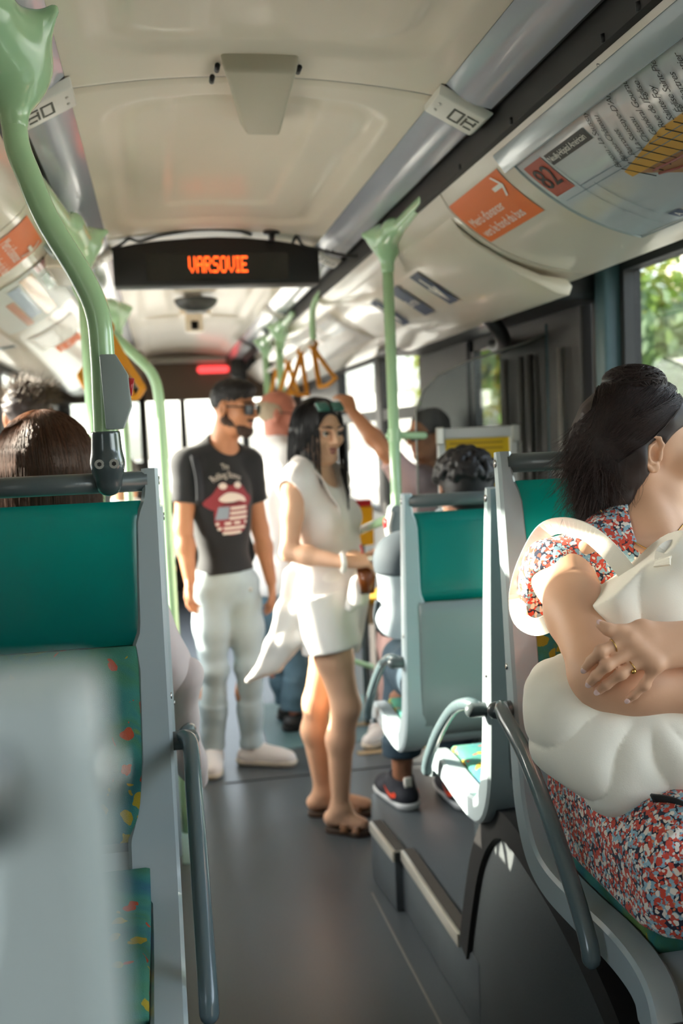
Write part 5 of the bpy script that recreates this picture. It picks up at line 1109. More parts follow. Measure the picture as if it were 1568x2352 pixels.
# ---------------------------------------------------------------- man holding the strap
m_pink = M('dusty_pink_shirt', '#b89a97', .8, bump=.1, bscale=50); m_pinkp = M('rose_brown_trousers', '#a98782', .8, bump=.08)
t = thing('person', 'man in a dusty pink shirt behind the green pole, arm raised to a strap', 'person', (1.2, 4.75, 0), 'standing passengers')
f = unit(A3(-.85, -.5, 0)); rr = A3(f[1], -f[0], 0); ms = A3(*(1.2864,4.7200,1.2254)); mh = A3(*(1.1981,4.7500,0.7089)); mh[2] = .88
J = dict(head=A3(*(1.2790,4.6800,1.5067)), neck=ms+A3(0, 0, .06), sL=A3(*(1.1602,4.6200,1.2893)), sR=ms+(ms-A3(*(1.1602,4.6200,1.2893))), hR=mh+rr*.09, hL=mh-rr*.09, eL=A3(*(1.0463,4.6000,1.4381)), wL=A3(*(0.9221,4.7400,1.6330)), eR=ms+rr*.2+A3(.05, .05, -.30), wR=ms+rr*.1+f*.2+A3(0, 0, -.40), kR=A3(1.10, 4.78, .47), kL=A3(1.08, 4.62, .47), aR=A3(1.13, 4.9, .1), aL=A3(1.06, 4.72, .1))
body(t, J, m_skin_tan, (-.92, -.3, -.08), 1.0, True, h=.0065, hands=[('L', unit(A3(*(0.8910,4.8000,1.7477))-J['wL']), A3(.2, -.9, .3), A3(-.6, 0, .6), 1.15)]); face_parts(t, J['head'], J['HR'], 1., True, m_hair_salt, eyes=False); w = J['wf']; hc, HR = J['head'], J['HR']
V = Vol(*bounds(J, ['sR', 'sL', 'hR', 'hL', 'eR', 'eL', 'neck'], .16), .008); torso(V, J, .02, 1.1, True); a, b = J['sL'], J['eL']; V.cone(a, a*.7+b*.3, .068, .066, .03); capcone(V, a*.7+b*.3, a*.25+b*.75, .066, .064, .02); a, b = J['sR'], J['eR']; V.cone(a, b, .068, .06, .03); V.wave(.004, 12, 31); V.cut(mh+A3(0, 0, -.03), (0, 0, -1)); part('shirt', V.geo(), m_pink, t)
V = Vol(*bounds(J, ['hR', 'hL', 'kR', 'kL', 'aR', 'aL'], .17), .008); torso(V, J, .004, 1., True)
for s_ in 'RL': leg_cloth(V, J, s_, (.105, .1, .088, .08, .078), .97)
V.cut(mh+A3(0, 0, .08), (0, 0, 1)); V.cut((0, 0, .06), (0, 0, -1)); part('trousers', V.geo(), m_pinkp, t)
for a in 'RL': shoe(t, J['a'+a], J['a'+a][:2]+f[:2]*.2, 0, m_white_shoe, m_sole_tan)
V = Vol(hc-.17, hc+.17, .005); V.ell(w(0, -.022, .042), A3(.082, .103, .086), HR, 0); V.cut(w(0, .055, .05), HR@A3(0, .85, -.5)); V.cut(w(0, -.02, -.03), HR@A3(0, .3, -1)); V.wave(.002, 90, 33); part('hair', V.geo(), m_hair_salt, t)
sg = part('sunglasses', join(tube([w(.068, .088, .012), w(.080, .0, .008)], .0035, 6), tube([w(-.068, .088, .012), w(-.080, .0, .008)], .0035, 6)), m_black, t)
for q in (-1, 1): part('lens', obox(w(q*.036, .101, -.001), HR@A3(.028, -.006*q, 0), HR@A3(0, .003, 0), HR@A3(0, 0, .021), .01, 3), m_lens_dark, sg)

# ---------------------------------------------------------------- curly-haired passenger
m_grey_jacket = M('grey_blue_jacket', '#aab4ba', .8, bump=.1, bscale=60); m_navy = M('navy_yoke', '#39434a', .8); m_dkdenim = M('dark_denim', '#2f4350', .85, var=.3, vscale=14); m_sneaker = M('dark_sneaker_knit', '#25262e', .8, bump=.2, bscale=400); m_sole_pale = M('pale_foam_sole', '#cfd0cf', .6); m_swoosh = M('orange_red_mark', '#e0492e', .4); m_lace = M('purple_lace', '#8a4a7c', .7)
t = thing('person', 'curly black-haired passenger seen from behind, seated, in dark sneakers', 'person', (.9, 2.95, .2), 'seated passengers')
J = dict(head=A3(*(0.9315,2.9900,1.3333)), neck=A3(.905, 3.01, 1.20), sL=A3(.735, 3.05, 1.125), sR=A3(1.06, 3.05, 1.125), hL=A3(.80, 2.97, .735), hR=A3(.98, 2.97, .735), eL=A3(.715, 3.06, .94), wL=A3(.80, 3.25, .88), eR=A3(1.08, 3.0, .93), wR=A3(.98, 3.25, .88), kL=A3(.80, 3.36, .73), kR=A3(1.0, 3.36, .73), aL=A3(*(0.7855,3.3800,0.2213)), aR=A3(.985, 3.33, .31))
J['aL'][2] = .31
body(t, J, m_skin_dark, (.02, 1, -.1), 1.0, True, h=.0065, hands=[('L', A3(.5, .8, -.2), A3(0, 0, 1), A3(1, 0, 0), .4), ('R', A3(-.4, .8, -.2), A3(0, 0, 1), A3(-1, 0, 0), .4)]); w = J['wf']; hc, HR = J['head'], J['HR']
V = Vol(*bounds(J, ['sR', 'sL', 'hR', 'hL', 'eR', 'eL', 'wL', 'wR', 'neck'], .15), .007); torso(V, J, .02, 1.05, True)
for s_ in 'RL': V.chain([J['s'+s_], J['e'+s_], J['e'+s_]*.3+J['w'+s_]*.7], (.068, .062, .052), .03)
V.wave(.005, (16, 16, 16), 41); V.cut((0, 0, .70), (0, 0, -1)); jk = part('jacket', V.geo(), m_grey_jacket, t)
V = Vol(J['sL']-.16, J['sR']+.16, .007); torso(V, J, .026, 1.08, True, low=False)
for s_ in 'RL': V.chain([J['s'+s_], J['s'+s_]*.62+J['e'+s_]*.38], (.075, .071), .03)
V.cut((0, 0, 1.085), (0, 0, -1)); part('yoke', V.geo(), m_navy, jk); part('sleeve_piping', tube(cr([J['eL']+A3(-.068, -.02, .06), J['eL']+A3(-.066, .02, 0), J['eL']+A3(-.04, .05, -.055), J['eL']+A3(.02, .04, -.07)], 5), .008, 8), m_navy, jk)
V = Vol(*bounds(J, ['hR', 'hL', 'kR', 'kL', 'aR', 'aL'], .15), .007); V.ell((.89, 2.96, .76), (.185, .13, .10), None, 0)
for s_ in 'RL': leg_cloth(V, J, s_, (.095, .09, .072, .066, .064), .80); a, b = J['k'+s_]*.25+J['a'+s_]*.75, J['k'+s_]*.18+J['a'+s_]*.82; capcone(V, a, b, .072, .072, .006)
V.wave(.003, 26, 42); part('jeans', V.geo(), m_dkdenim, t)
for s_, toe in (('L', A3(.745, 3.56)), ('R', A3(.97, 3.52))):
    ak = J['a'+s_]; sh = shoe(t, A3(ak[0], ak[1]), toe, .2, m_sneaker, m_sole_pale, 'sneaker', .10, 1.08); d = unit(A3(toe[0]-ak[0], toe[1]-ak[1], 0)); sd_ = A3(d[1], -d[0], 0)
    bv = BVHTree.FromPolygons([tuple(v.co+Vector(ORG[sh.name])) for v in sh.data.vertices], [tuple(p.vertices) for p in sh.data.polygons])
    for side_ in (-1, 1):
        q = [(-.035, .045), (.0, .036), (.04, .043), (.085, .066), (.10, .075), (.05, .062), (.012, .056), (-.012, .062), (-.02, .07), (-.035, .062)]
        W_ = []
        for u, z in q:
            p = A3(ak[0], ak[1], .2+.012+z*.72)+d*(u*.72-.01); o_ = p+sd_*side_*.15; h_ = bv.ray_cast(Vector(o_), Vector(-sd_*side_))[0]; W_.append(np.array(h_)+sd_*side_*.002 if h_ is not None else p+sd_*side_*.05)
        part('side_mark', (W_, [(9, 0, 1, 7), (9, 7, 8), (7, 1, 6), (6, 1, 2), (6, 2, 5), (5, 2, 3), (5, 3, 4)]), m_swoosh, sh, smooth=False)
    for k in range(3): c_ = A3(ak[0], ak[1], .2+.088-.012*k)+d*(.06+.03*k); part('lace', tube(cr([c_-sd_*.025, c_+A3(0, 0, .012), c_+sd_*.025], 4), .004, 6), m_lace if s_ == 'L' else m_white, sh)
    part('heel_tab', obox(A3(ak[0], ak[1], .295)-d*.045, d*.006, sd_*.015, (0, 0, .02), .004), m_white, sh)
V = Vol(hc-.2, hc+.2, .004); V.ell(w(0, -.015, .050), A3(.086, .105, .080), HR, 0); V.ell(w(0, -.055, -.005), A3(.075, .055, .06), HR, .03)
for _ in range(520):
    d_ = RNG.normal(size=3); d_[2] = abs(d_[2])*.9-.12; d_ = unit(d_)
    if d_[1] > .55 and d_[2] < .5: continue
    V.ell(on_ell(w(0, -.015, .050), HR, A3(.091, .110, .086), d_), A3(.0105, .0105, .0105)*RNG.uniform(.7, 1.3), None, .005)
part('hair', V.geo(), m_hair_black, t)

# ---------------------------------------------------------------- woman with bobbed brown hair
m_lav = M('pale_pink_blouse', '#d6c5c4', .8, var=.1, vscale=12, bump=.15, bscale=60)
t = thing('person', 'woman with a glossy brown bob seen from behind, seated at left in pale pink', 'person', (-.22, 2.25, .2), 'seated passengers')
hc = A3(*(-0.2454,2.2700,1.4836))
J = dict(head=hc, neck=A3(-.225, 2.25, 1.285), sL=A3(-.385, 2.25, 1.215), sR=A3(-.085, 2.25, 1.215), hL=A3(-.32, 2.28, .79), hR=A3(-.14, 2.28, .79), eL=A3(-.42, 2.3, .97), wL=A3(-.30, 2.5, .92), eR=A3(-.03, 2.24, 1.03), wR=A3(-.10, 2.48, .95), kL=A3(-.32, 2.68, .77), kR=A3(-.14, 2.68, .77), aL=A3(-.32, 2.72, .31), aR=A3(-.14, 2.72, .31))
body(t, J, m_skin_fair, (.02, 1, -.05), 1.0, False, h=.0065, hands=[('L', A3(.6, .7, -.2), A3(0, 0, 1), A3(1, 0, 0), .4), ('R', A3(-.6, .7, -.2), A3(0, 0, 1), A3(-1, 0, 0), .4)]); w = J['wf']; HR = J['HR']
V = Vol(*bounds(J, ['sR', 'sL', 'hR', 'hL', 'eR', 'eL', 'wL', 'wR', 'neck'], .18), .007); torso(V, J, .018, 1.05, False)
for s_ in 'RL': V.chain([J['s'+s_], J['e'+s_], J['e'+s_]*.3+J['w'+s_]*.7], (.068, .068, .06), .03)
V.wave(.008, (20, 20, 14), 51); V.cut((0, 0, .74), (0, 0, -1)); bl = part('blouse', V.geo(), m_lav, t)
V = Vol((-.1, 2.12, .68), (.12, 2.45, 1.06), .006); V.chain([A3(.02, 2.25, 1.0), A3(.022, 2.28, .9), A3(.03, 2.32, .78), A3(.045, 2.34, .73)], (.045, .03, .028, .022), .03); V.wave(.006, (30, 30, 16), 52); part('hanging_hem', V.geo(), m_lav, bl)
V = Vol(*bounds(J, ['hR', 'hL', 'kR', 'kL', 'aR', 'aL'], .14), .008)
for s_ in 'RL': leg_cloth(V, J, s_, (.095, .09, .07, .064, .062), .93)
part('trousers', V.geo(), m_dkdenim, t)
for s_ in 'RL': shoe(t, J['a'+s_], J['a'+s_][:2]+A3(0, .2), .2, m_black_shoe, m_black)
V = Vol(hc-A3(.2, .2, .24), hc+.2, .005); V.ell(w(0, -.012, .028), A3(.100, .112, .098), HR, 0); V.cone(w(0, -.04, -.02), w(0, -.035, -.12), .095, .088, .04, flat=(HR[:, 1], .8)); V.cone(w(.07, .0, -.01), w(.078, .01, -.13), .04, .035, .03); V.cone(w(-.07, .0, -.01), w(-.078, .01, -.13), .04, .035, .03); V.ell(w(0, .105, -.05), A3(.06, .07, .12), HR, .01, 'sub'); V.cut(w(0, 0, -.155), HR@A3(0, .1, -1)); V.wave(.002, (70, 70, 5), 53); bh_ = part('hair', V.geo(), m_hair_brown, t)
PP = []
for i in range(2600):
    a = RNG.uniform(.5, 2*math.pi-.5); st = A3(.16*math.sin(a)-.05, -.10+.16*math.cos(a), 1.); e = A3(math.sin(a), math.cos(a), -.22); L_ = RNG.uniform(.09, .14); k = RNG.uniform(1.0, 1.035)
    q = np.linspace(0, 1, 9)[:, None]; d = st*(1-q)+e*q+RNG.normal(size=3)*.03; p = on_ell(w(0, -.012, .028), HR, A3(.101, .113, .099)*k, d); o_ = A3(math.sin(a), math.cos(a), 0)
    tail = p[-1]+np.linspace(0, 1, 6)[1:, None]*(A3(0, 0, -L_))+(HR@(o_*.012))*np.sin(np.linspace(0, 2.6, 6)[1:, None])+RNG.normal(size=(1, 3))*.003*np.linspace(0, 1, 6)[1:, None]
    PP.append(np.vstack([p, tail]))
PP = outside(PP, bh_); strands('hair_strands', PP[:2000], .0008, m_hair_brown, t); strands('hair_strands', PP[2000:], .0008, M('chestnut_hair', '#5f3a25', .5, spec=.4), t)

# ---------------------------------------------------------------- other passengers farther off
t = thing('person', 'man with short dark spiky hair far left, behind the woman with the bob', 'person', (-.49, 3.75, .2), 'standing passengers')
hc = A3(*(-0.4540,3.7500,1.6377)); J = dict(head=hc, neck=hc+A3(0, .01, -.18), sL=hc+A3(-.19, 0, -.24), sR=hc+A3(.19, 0, -.24), hL=hc+A3(-.09, 0, -.70), hR=hc+A3(.09, 0, -.70), eL=hc+A3(-.24, .0, -.54), wL=hc+A3(-.2, .1, -.78), eR=hc+A3(.24, 0, -.54), wR=hc+A3(.2, .1, -.78), kL=hc+A3(-.1, .03, -1.0), kR=hc+A3(.1, .03, -1.0), aL=A3(hc[0]-.1, hc[1], .3), aR=A3(hc[0]+.1, hc[1], .3))
body(t, J, m_skin_tan, (.1, 1, 0), 1.02, True, h=.009); w = J['wf']; HR = J['HR']
V = Vol(*bounds(J, ['sR', 'sL', 'hR', 'hL', 'eR', 'eL', 'neck'], .15), .01); torso(V, J, .02, 1., True)
for s_ in 'RL': V.chain([J['s'+s_], J['e'+s_]], (.066, .06), .03)
V.cut(hc+A3(0, 0, -.8), (0, 0, -1)); part('shirt', V.geo(), m_navy, t)
V = Vol(*bounds(J, ['hR', 'hL', 'kR', 'kL', 'aR', 'aL'], .15), .01); torso(V, J, .006, 1., True)
for s_ in 'RL': leg_cloth(V, J, s_, (.1, .094, .076, .07, .07), .96)
V.cut(hc+A3(0, 0, -.63), (0, 0, 1)); part('trousers', V.geo(), m_dkdenim, t)
for s_ in 'RL': shoe(t, J['a'+s_], J['a'+s_][:2]+A3(0, .16), .2, m_black_shoe, m_black)
V = Vol(hc-.2, hc+.2, .005); V.ell(w(0, -.018, .042), A3(.085, .106, .088), HR, 0); V.cut(w(0, -.02, -.05), HR@A3(0, .25, -1)); V.wave(.003, 80, 61); part('hair', V.geo(), m_hair_dark, t)
PP = []
for i in range(420):
    d_ = RNG.normal(size=3); d_[2] = abs(d_[2])*.8; p = on_ell(w(0, -.018, .042), HR, A3(.084, .105, .087), d_); PP.append(p+np.linspace(0, 1, 4)[:, None]*(unit(HR@d_)*.03+A3(.012, 0, .012)+RNG.normal(size=3)*.006))
strands('hair_spikes', PP, .0016, M('sunny_tips', '#54432f', .6), t)  # spikes paler than the hair: sunlight on the tips put into the colour
seat('grey seat far left under the passenger in a white shirt', -.02, 5.3, .5, 1, -1, base=0)
t = thing('person', 'seated passenger in a white shirt far left beyond the bent green pole', 'person', (-.2, 5.45, 0), 'seated passengers')
hc = A3(-.20, 5.44, 1.33); J = dict(head=hc, neck=hc+A3(0, -.01, -.17), sL=hc+A3(-.17, 0, -.23), sR=hc+A3(.17, 0, -.23), hL=A3(-.29, 5.46, .6), hR=A3(-.11, 5.46, .6), eL=hc+A3(-.21, .05, -.5), wL=hc+A3(-.1, .25, -.55), eR=hc+A3(.21, .05, -.5), wR=hc+A3(.1, .25, -.55), kL=A3(-.3, 5.86, .56), kR=A3(-.1, 5.86, .56), aL=A3(-.3, 5.9, .1), aR=A3(-.1, 5.9, .1))
body(t, J, m_skin_tan, (.2, 1, 0), 1., True, h=.009); w = J['wf']; HR = J['HR']
V = Vol(*bounds(J, ['sR', 'sL', 'hR', 'hL', 'eR', 'eL', 'wL', 'wR', 'neck'], .15), .01); torso(V, J, .02, 1., True)
for s_ in 'RL': V.chain([J['s'+s_], J['s'+s_]*.35+J['e'+s_]*.65], (.072, .068), .03)
V.cut((0, 0, .55), (0, 0, -1)); part('shirt', V.geo(), m_white_shirt, t)
V = Vol(*bounds(J, ['hR', 'hL', 'kR', 'kL', 'aR', 'aL'], .15), .01)
for s_ in 'RL': leg_cloth(V, J, s_, (.1, .094, .076, .07, .07), .96)
part('trousers', V.geo(), m_dkdenim, t)
for s_ in 'RL': shoe(t, J['a'+s_], J['a'+s_][:2]+A3(0, .2), 0, m_black_shoe, m_black)
V = Vol(hc-.2, hc+.2, .006); V.ell(w(0, -.018, .042), A3(.085, .106, .088), HR, 0); V.cut(w(0, -.02, -.05), HR@A3(0, .25, -1)); part('hair', V.geo(), m_hair_dark, t)


# ---------------------------------------------------------------- the seated woman in the floral dress, closest to us
def floral():
    m = M('floral_cotton', '#2a3040', .85, sheen=.15, bump=.12, bscale=500); tr_ = m.node_tree; b = tr_.nodes['Principled BSDF']; b.inputs['Specular IOR Level'].default_value = .25
    tc = tr_.nodes.new('ShaderNodeTexCoord'); n = tr_.nodes.new('ShaderNodeTexNoise'); n.inputs['Scale'].default_value = 95; n.inputs['Detail'].default_value = 1; tr_.links.new(tc.outputs['Object'], n.inputs['Vector'])
    s_ = tr_.nodes.new('ShaderNodeVectorMath'); s_.operation = 'SCALE'; s_.inputs['Scale'].default_value = .010; tr_.links.new(n.outputs['Color'], s_.inputs[0]); src = None
    prev = None
    for off, sc, thr, cols in ((0, 118, .60, (('#8fb4c4', .5), ('#cf5444', .32), ('#e6ddd2', .18))), (3.3, 112, .46, (('#d14f3d', .55), ('#ece4d9', .2), ('#9cbfcd', .25))), (7.7, 135, .30, (('#e8dfd3', .5), ('#c94a3b', .3), ('#dd8057', .2)))):
        a = tr_.nodes.new('ShaderNodeVectorMath'); tr_.links.new(tc.outputs['Object'], a.inputs[0]); tr_.links.new(s_.outputs[0], a.inputs[1]); mp = tr_.nodes.new('ShaderNodeMapping'); mp.inputs['Location'].default_value = (off, off*.6, off*1.3); tr_.links.new(a.outputs[0], mp.inputs[0])
        v = tr_.nodes.new('ShaderNodeTexVoronoi'); v.inputs['Scale'].default_value = sc; tr_.links.new(mp.outputs[0], v.inputs['Vector']); sp_ = tr_.nodes.new('ShaderNodeSeparateColor'); tr_.links.new(v.outputs['Color'], sp_.inputs[0])
        r_ = tr_.nodes.new('ShaderNodeValToRGB'); r_.color_ramp.interpolation = 'CONSTANT'; acc = 0
        for i, (c_, w_) in enumerate(cols): e_ = r_.color_ramp.elements[i] if i < 2 else r_.color_ramp.elements.new(acc); e_.position = acc; e_.color = lin(c_); acc += w_
        tr_.links.new(sp_.outputs[0], r_.inputs[0]); lt = tr_.nodes.new('ShaderNodeMath'); lt.operation = 'LESS_THAN'; lt.inputs[1].default_value = thr; tr_.links.new(v.outputs['Distance'], lt.inputs[0])
        mx = tr_.nodes.new('ShaderNodeMix'); mx.data_type = 'RGBA'; mx.inputs['A'].default_value = lin('#2a3040'); tr_.links.new(lt.outputs[0], mx.inputs['Factor']); tr_.links.new(r_.outputs[0], mx.inputs['B'])
        if prev: tr_.links.new(prev, mx.inputs['A'])
        prev = mx.outputs['Result']
    tr_.links.new(prev, b.inputs['Base Color']); return m
m_floral = floral()
m_canvas = M('cream_canvas', '#f4eedf', .85, bump=.08, bscale=500, var=.05, vscale=14); m_gold = M('gold', '#c9a05a', .25, metal=1)
t = thing('person', 'woman in a floral dress, arms folded over a cream tote bag, looking aside', 'person', (.84, 1.58, .78), 'seated passengers')
hc = A3(*(0.8860,1.7200,1.4822)); ms = A3(*(0.8554,1.6750,1.2643)); sR = A3(*(0.6959,1.6600,1.2674))
J = dict(head=hc, neck=A3(*(0.8678,1.7000,1.3372)), sR=sR, sL=2*ms-sR+A3(0, -.02, .0), hR=A3(.755, 1.60, .885), hL=A3(.925, 1.60, .885), eR=A3(*(0.6557,1.4300,1.1399)), wR=A3(*(0.8233,1.3650,1.1140)), eL=A3(*(1.0076,1.4500,1.1032)), wL=A3(*(0.7698,1.3550,1.2012)), kR=A3(.765, 1.13, .865), kL=A3(.93, 1.10, .865), aR=A3(.77, 1.06, .43), aL=A3(.93, 1.04, .43))
R = basis((.985, -.14, -.05)); J['HR'] = R
V = Vol(A3(.60, 1.44, .95), A3(1.16, 1.92, 1.70), .0042); torso(V, J, -.002, .95, False, bust=.05); w = head(V, hc, R, .98, False, ears=False)
V.cone(w(0, -.028, -.05), J['neck'], .047, .052, .03); V.cone(J['neck'], ms+A3(0, .01, .01), .055, .06, .05)
V.cone(w(.045, -.03, -.06), ms+A3(.03, -.055, .035), .014, .012, .025); V.cone(ms+A3(.02, -.07, .04), ms+A3(-.13, -.045, .055), .012, .010, .03)
g1 = V.geo()
# arms and the near hand at finer resolution
VA = Vol(A3(.50, 1.20, .98), A3(1.40, 1.78, 1.38), .0028)
a, b, c = sR, J['eR'], J['wR']; VA.ell(a, (.054, .054, .054), None, 0); VA.chain([a, a*.6+b*.4, b, b*.72+c*.28, c], (.051, .050, .044, .044, .029), .03)
a, b, c = J['sL'], J['eL'], J['wL']; VA.chain([a, b, b*.7+c*.3, c], (.05, .042, .04, .026), .03)
TH = [A3(*(0.6923,1.3630,1.2255)), A3(*(0.6539,1.3570,1.2270)), A3(*(0.6369,1.3600,1.2317)), A3(*(0.6284,1.3680,1.2380))]
IX = [A3(*(0.6636,1.3490,1.2174)), A3(*(0.6204,1.3510,1.2029)), A3(*(0.6123,1.3670,1.1858)), A3(*(0.6078,1.3810,1.1704))]
MD = [A3(*(0.6760,1.3440,1.2057)), A3(*(0.6265,1.3460,1.1827)), A3(*(0.6162,1.3600,1.1647)), A3(*(0.6123,1.3750,1.1496))]
RG = [A3(*(0.6869,1.3390,1.1923)), A3(*(0.6473,1.3430,1.1687)), A3(*(0.6309,1.3570,1.1504)), A3(*(0.6236,1.3700,1.1379))]
PK = [A3(*(0.6968,1.3320,1.1800)), A3(*(0.6825,1.3400,1.1494)), A3(*(0.6707,1.3500,1.1329)), A3(*(0.6655,1.3580,1.1240))]
wr = J['wL']
for ch, rad, mr in ((IX, (.0098, .0083, .0073, .0064), .0125), (MD, (.0102, .0087, .0076, .0066), .0125), (RG, (.0098, .0082, .0072, .0064), .012), (PK, (.0088, .0070, .0062, .0056), .011)):
    VA.cone(wr*.85+ch[0]*.15, ch[0]+A3(0, .006, 0), .019, mr, .022); VA.chain(ch, rad, .0045); VA.ell(ch[1]+A3(0, -.0015, .0), A3(.0085, .0085, .0085)*(rad[1]/.0083), None, .006); VA.ell(ch[0]+A3(0, -.001, 0), A3(.010, .010, .010), None, .012)
VA.cone(wr+A3(-.01, 0, .01), TH[0], .018, .0145, .02); VA.chain(TH, (.0135, .0105, .0085, .0075), .008); VA.cone(TH[0], IX[0]*.7+wr*.3, .011, .011, .014)
hand(VA, J['wR'], (.75, .62, .12), (.35, -.85, .3), (0, 0, 1), .45, .95)
g2 = VA.geo()
VL = Vol(A3(.62, .95, .38), A3(1.06, 1.75, 1.02), .008)
for s_ in 'RL': leg(VL, dict(J, R=J['R']), s_)
for s_ in 'RL': foot(VL, J['a'+s_], J['a'+s_][:2]-A3(0, .16), .335)
g3 = VL.geo()
# the ear, modelled on its own fine grid
ea = lambda y, z, x=.0: w(.074+x, -.012+y, -.006+z)
VE = Vol(ea(0, 0)-.055, ea(0, 0)+.055, .0016)
he = [ea(.012, .004, .004), ea(.015, .016, .006), ea(.008, .028, .008), ea(-.006, .0325, .010), ea(-.019, .025, .012), ea(-.0235, .010, .013), ea(-.021, -.006, .012), ea(-.014, -.020, .010), ea(-.004, -.030, .008)]
VE.ell(ea(-.004, .002, .001), A3(.0065, .021, .030), R, 0); VE.ell(ea(.002, -.026, .005), A3(.005, .009, .009), R, .008)
for i in range(len(he)-1): VE.cone(he[i], he[i+1], .0036, .0036, .004)
VE.chain([ea(.0, .020, .009), ea(-.011, .012, .011), ea(-.013, -.002, .0115), ea(-.008, -.015, .010), ea(.003, -.017, .008)], (.003, .0034, .0034, .0034, .003), .004)
VE.ell(ea(.002, .0, .010), A3(.0095, .0095, .0125), R, .004, 'sub'); VE.cone(ea(.012, -.001, .004), ea(.011, -.009, .006), .0042, .004, .005); VE.ell(ea(-.003, .0225, .012), A3(.004, .006, .004), R, .003, 'sub')
bd = part('body', joinq(g1, g2, g3, VE.geo()), m_skin_lady, t)
face_parts(t, hc, R, .98, True, m_hair_dark)
for nm, ch, sz in (('i', IX, .0056), ('m', MD, .0058), ('r', RG, .0056), ('p', PK, .0047), ('t', TH, .0062)):
    d = unit(ch[3]-ch[2]); vw = unit(A3(-.45, -.87, .12)) if nm != 't' else unit(A3(-.3, -.6, .75)); n = unit(vw-d*(vw@d)); sd_ = np.cross(d, n); c_ = ch[3]+d*.0005+n*.0046
    Vn, Fn = ball((0, 0, 0), 1, 12, 8); part('fingernail', ([c_+d*p[0]*sz*1.15+sd_*p[1]*sz*.82+n*p[2]*.0022 for p in Vn], Fn), m_nail, t)
def ring(a, b, f, r, stone=False):
    c_ = a*(1-f)+b*f; d = unit(b-a); u = unit(np.cross(d, A3(0, 0, 1))); v_ = np.cross(d, u); o = part('ring', tube(np.array([c_+(u*math.cos(q)+v_*math.sin(q))*r for q in np.linspace(0, 2*math.pi, 28, endpoint=False)]), .0009, 6, closed=True), m_gold, t)
    if stone: part('disc', ball(c_+unit(A3(-.2, -.9, -.7))*r, .0042, 10, 6), m_gold, o)
ring(IX[0], IX[1], .56, .0098); ring(RG[0], RG[1], .58, .0098, True)
bvb = BVHTree.FromPolygons([tuple(v.co+Vector(ORG[bd.name])) for v in bd.data.vertices], [tuple(p.vertices) for p in bd.data.polygons])
def onskin(p, off=.002):
    p = A3(*p); o_ = p+A3(-.12, -.30, .03); d = Vector(unit(p+A3(.0, .0, 0)-o_)); h_ = bvb.ray_cast(Vector(o_), d)[0]; return (np.array(h_)-np.array(d)*off) if h_ is not None else p
ch = [onskin(p) for p in cr([(0.7663,1.6600,1.3819), (0.7745,1.6400,1.3558), (0.7972,1.6200,1.3331), (0.8194,1.6000,1.3162), (0.8409,1.5900,1.3053), (0.8674,1.5900,1.3280), (0.9106,1.6000,1.3628)], 5)]
nk = part('necklace', tube(np.array(ch), .0011, 6), m_gold, t); part('pendant', ball(ch[20]+A3(0, -.003, -.004), .006, 10, 8), M('dark_blue_stone', '#20304a', .1, coat=.8), nk)
# floral dress
V = Vol(A3(.56, 1.42, .80), A3(1.20, 1.92, 1.46), .0045); torso(V, J, .011, 1., False, bust=.056, ball=False)
for q in (-1, 1):
    p_ = sR if q < 0 else J['sL']; V.cone(p_+A3(-q*.05, .0, .045), p_+A3(q*.030, .012, .030), .030, .030, .03); V.ell(p_+A3(q*.026, .055, -.03), A3(.036, .035, .075), None, .03); V.ell(p_+A3(q*.042, -.035, -.075), A3(.064, .075, .095), None, .010, 'sub')
V.ell(J['neck']+A3(.036, -.095, .03), A3(.098, .12, .135), None, .008, 'sub'); V.cone(J['neck']+A3(0, .01, .0), hc, .062, .07, .01, 'sub'); V.wave(.004, (26, 26, 16), 71)
bo = part('dress', V.geo(), m_floral, t)
V = Vol(A3(.58, 1.20, .76), A3(1.12, 1.80, 1.06), .005); V.ell((.84, 1.605, .895), (.195, .135, .125), None, 0)
for s_ in 'RL': a, b = J['h'+s_], J['k'+s_]; capcone(V, a, a*.34+b*.66, .112, .098, .05); V.cone(a+A3(0, 0, -.03), a*.4+b*.6+A3(0, 0, -.03), .09, .075, .04)
V.cone(A3(.735, 1.60, .835), A3(.725, 1.33, .825), .082, .070, .05); V.cone(A3(.82, 1.56, .93), A3(.84, 1.35, .915), .07, .06, .05); V.wave(.005, (18, 30, 20), 72); V.cut((0, 0, .795), (0, 0, -1)); V.cut((.655, 0, 0), (-1, 0, 0)); part('skirt', V.geo(), m_floral, bo)
for s_ in 'RL': shoe(t, J['a'+s_], J['a'+s_][:2]-A3(0, .19), .332, m_tan_leather, m_cork)
# hair: swept up at the crown, loose at the back
V = Vol(hc-A3(.20, .20, .27), hc+A3(.20, .20, .22), .004); V.ell(w(0, -.022, .040), A3(.086, .110, .092), R, 0); V.ell(w(0, -.055, .0), A3(.080, .080, .085), R, .03); V.ell(w(.01, -.03, .130), A3(.058, .052, .026), R, .02)
V.cone(w(.02, -.085, -.03), w(.01, -.098, -.155), .060, .030, .04); V.cone(w(.062, -.045, -.02), w(.052, -.070, -.12), .026, .014, .03); V.cone(w(-.06, -.04, -.02), w(-.05, -.07, -.15), .035, .02, .03)
V.ell(w(.055, .075, -.045), A3(.075, .080, .088), R, .012, 'sub'); V.ell(w(-.055, .075, -.045), A3(.075, .08, .088), R, .012, 'sub'); V.ell(w(.090, -.006, -.012), A3(.030, .022, .034), R, .008, 'sub'); V.ell(w(0, .11, -.03), A3(.07, .06, .08), R, .01, 'sub'); V.wave(.0022, 75, 73)
hr_ = part('hair', V.geo(), m_hair_dark, t)
part('hair_tie', tube(np.array([w(.01+.030*math.cos(q), -.055+.028*math.sin(q), .128) for q in np.linspace(0, 6.283, 20, endpoint=False)]), .007, 8, closed=True), m_black, hr_)
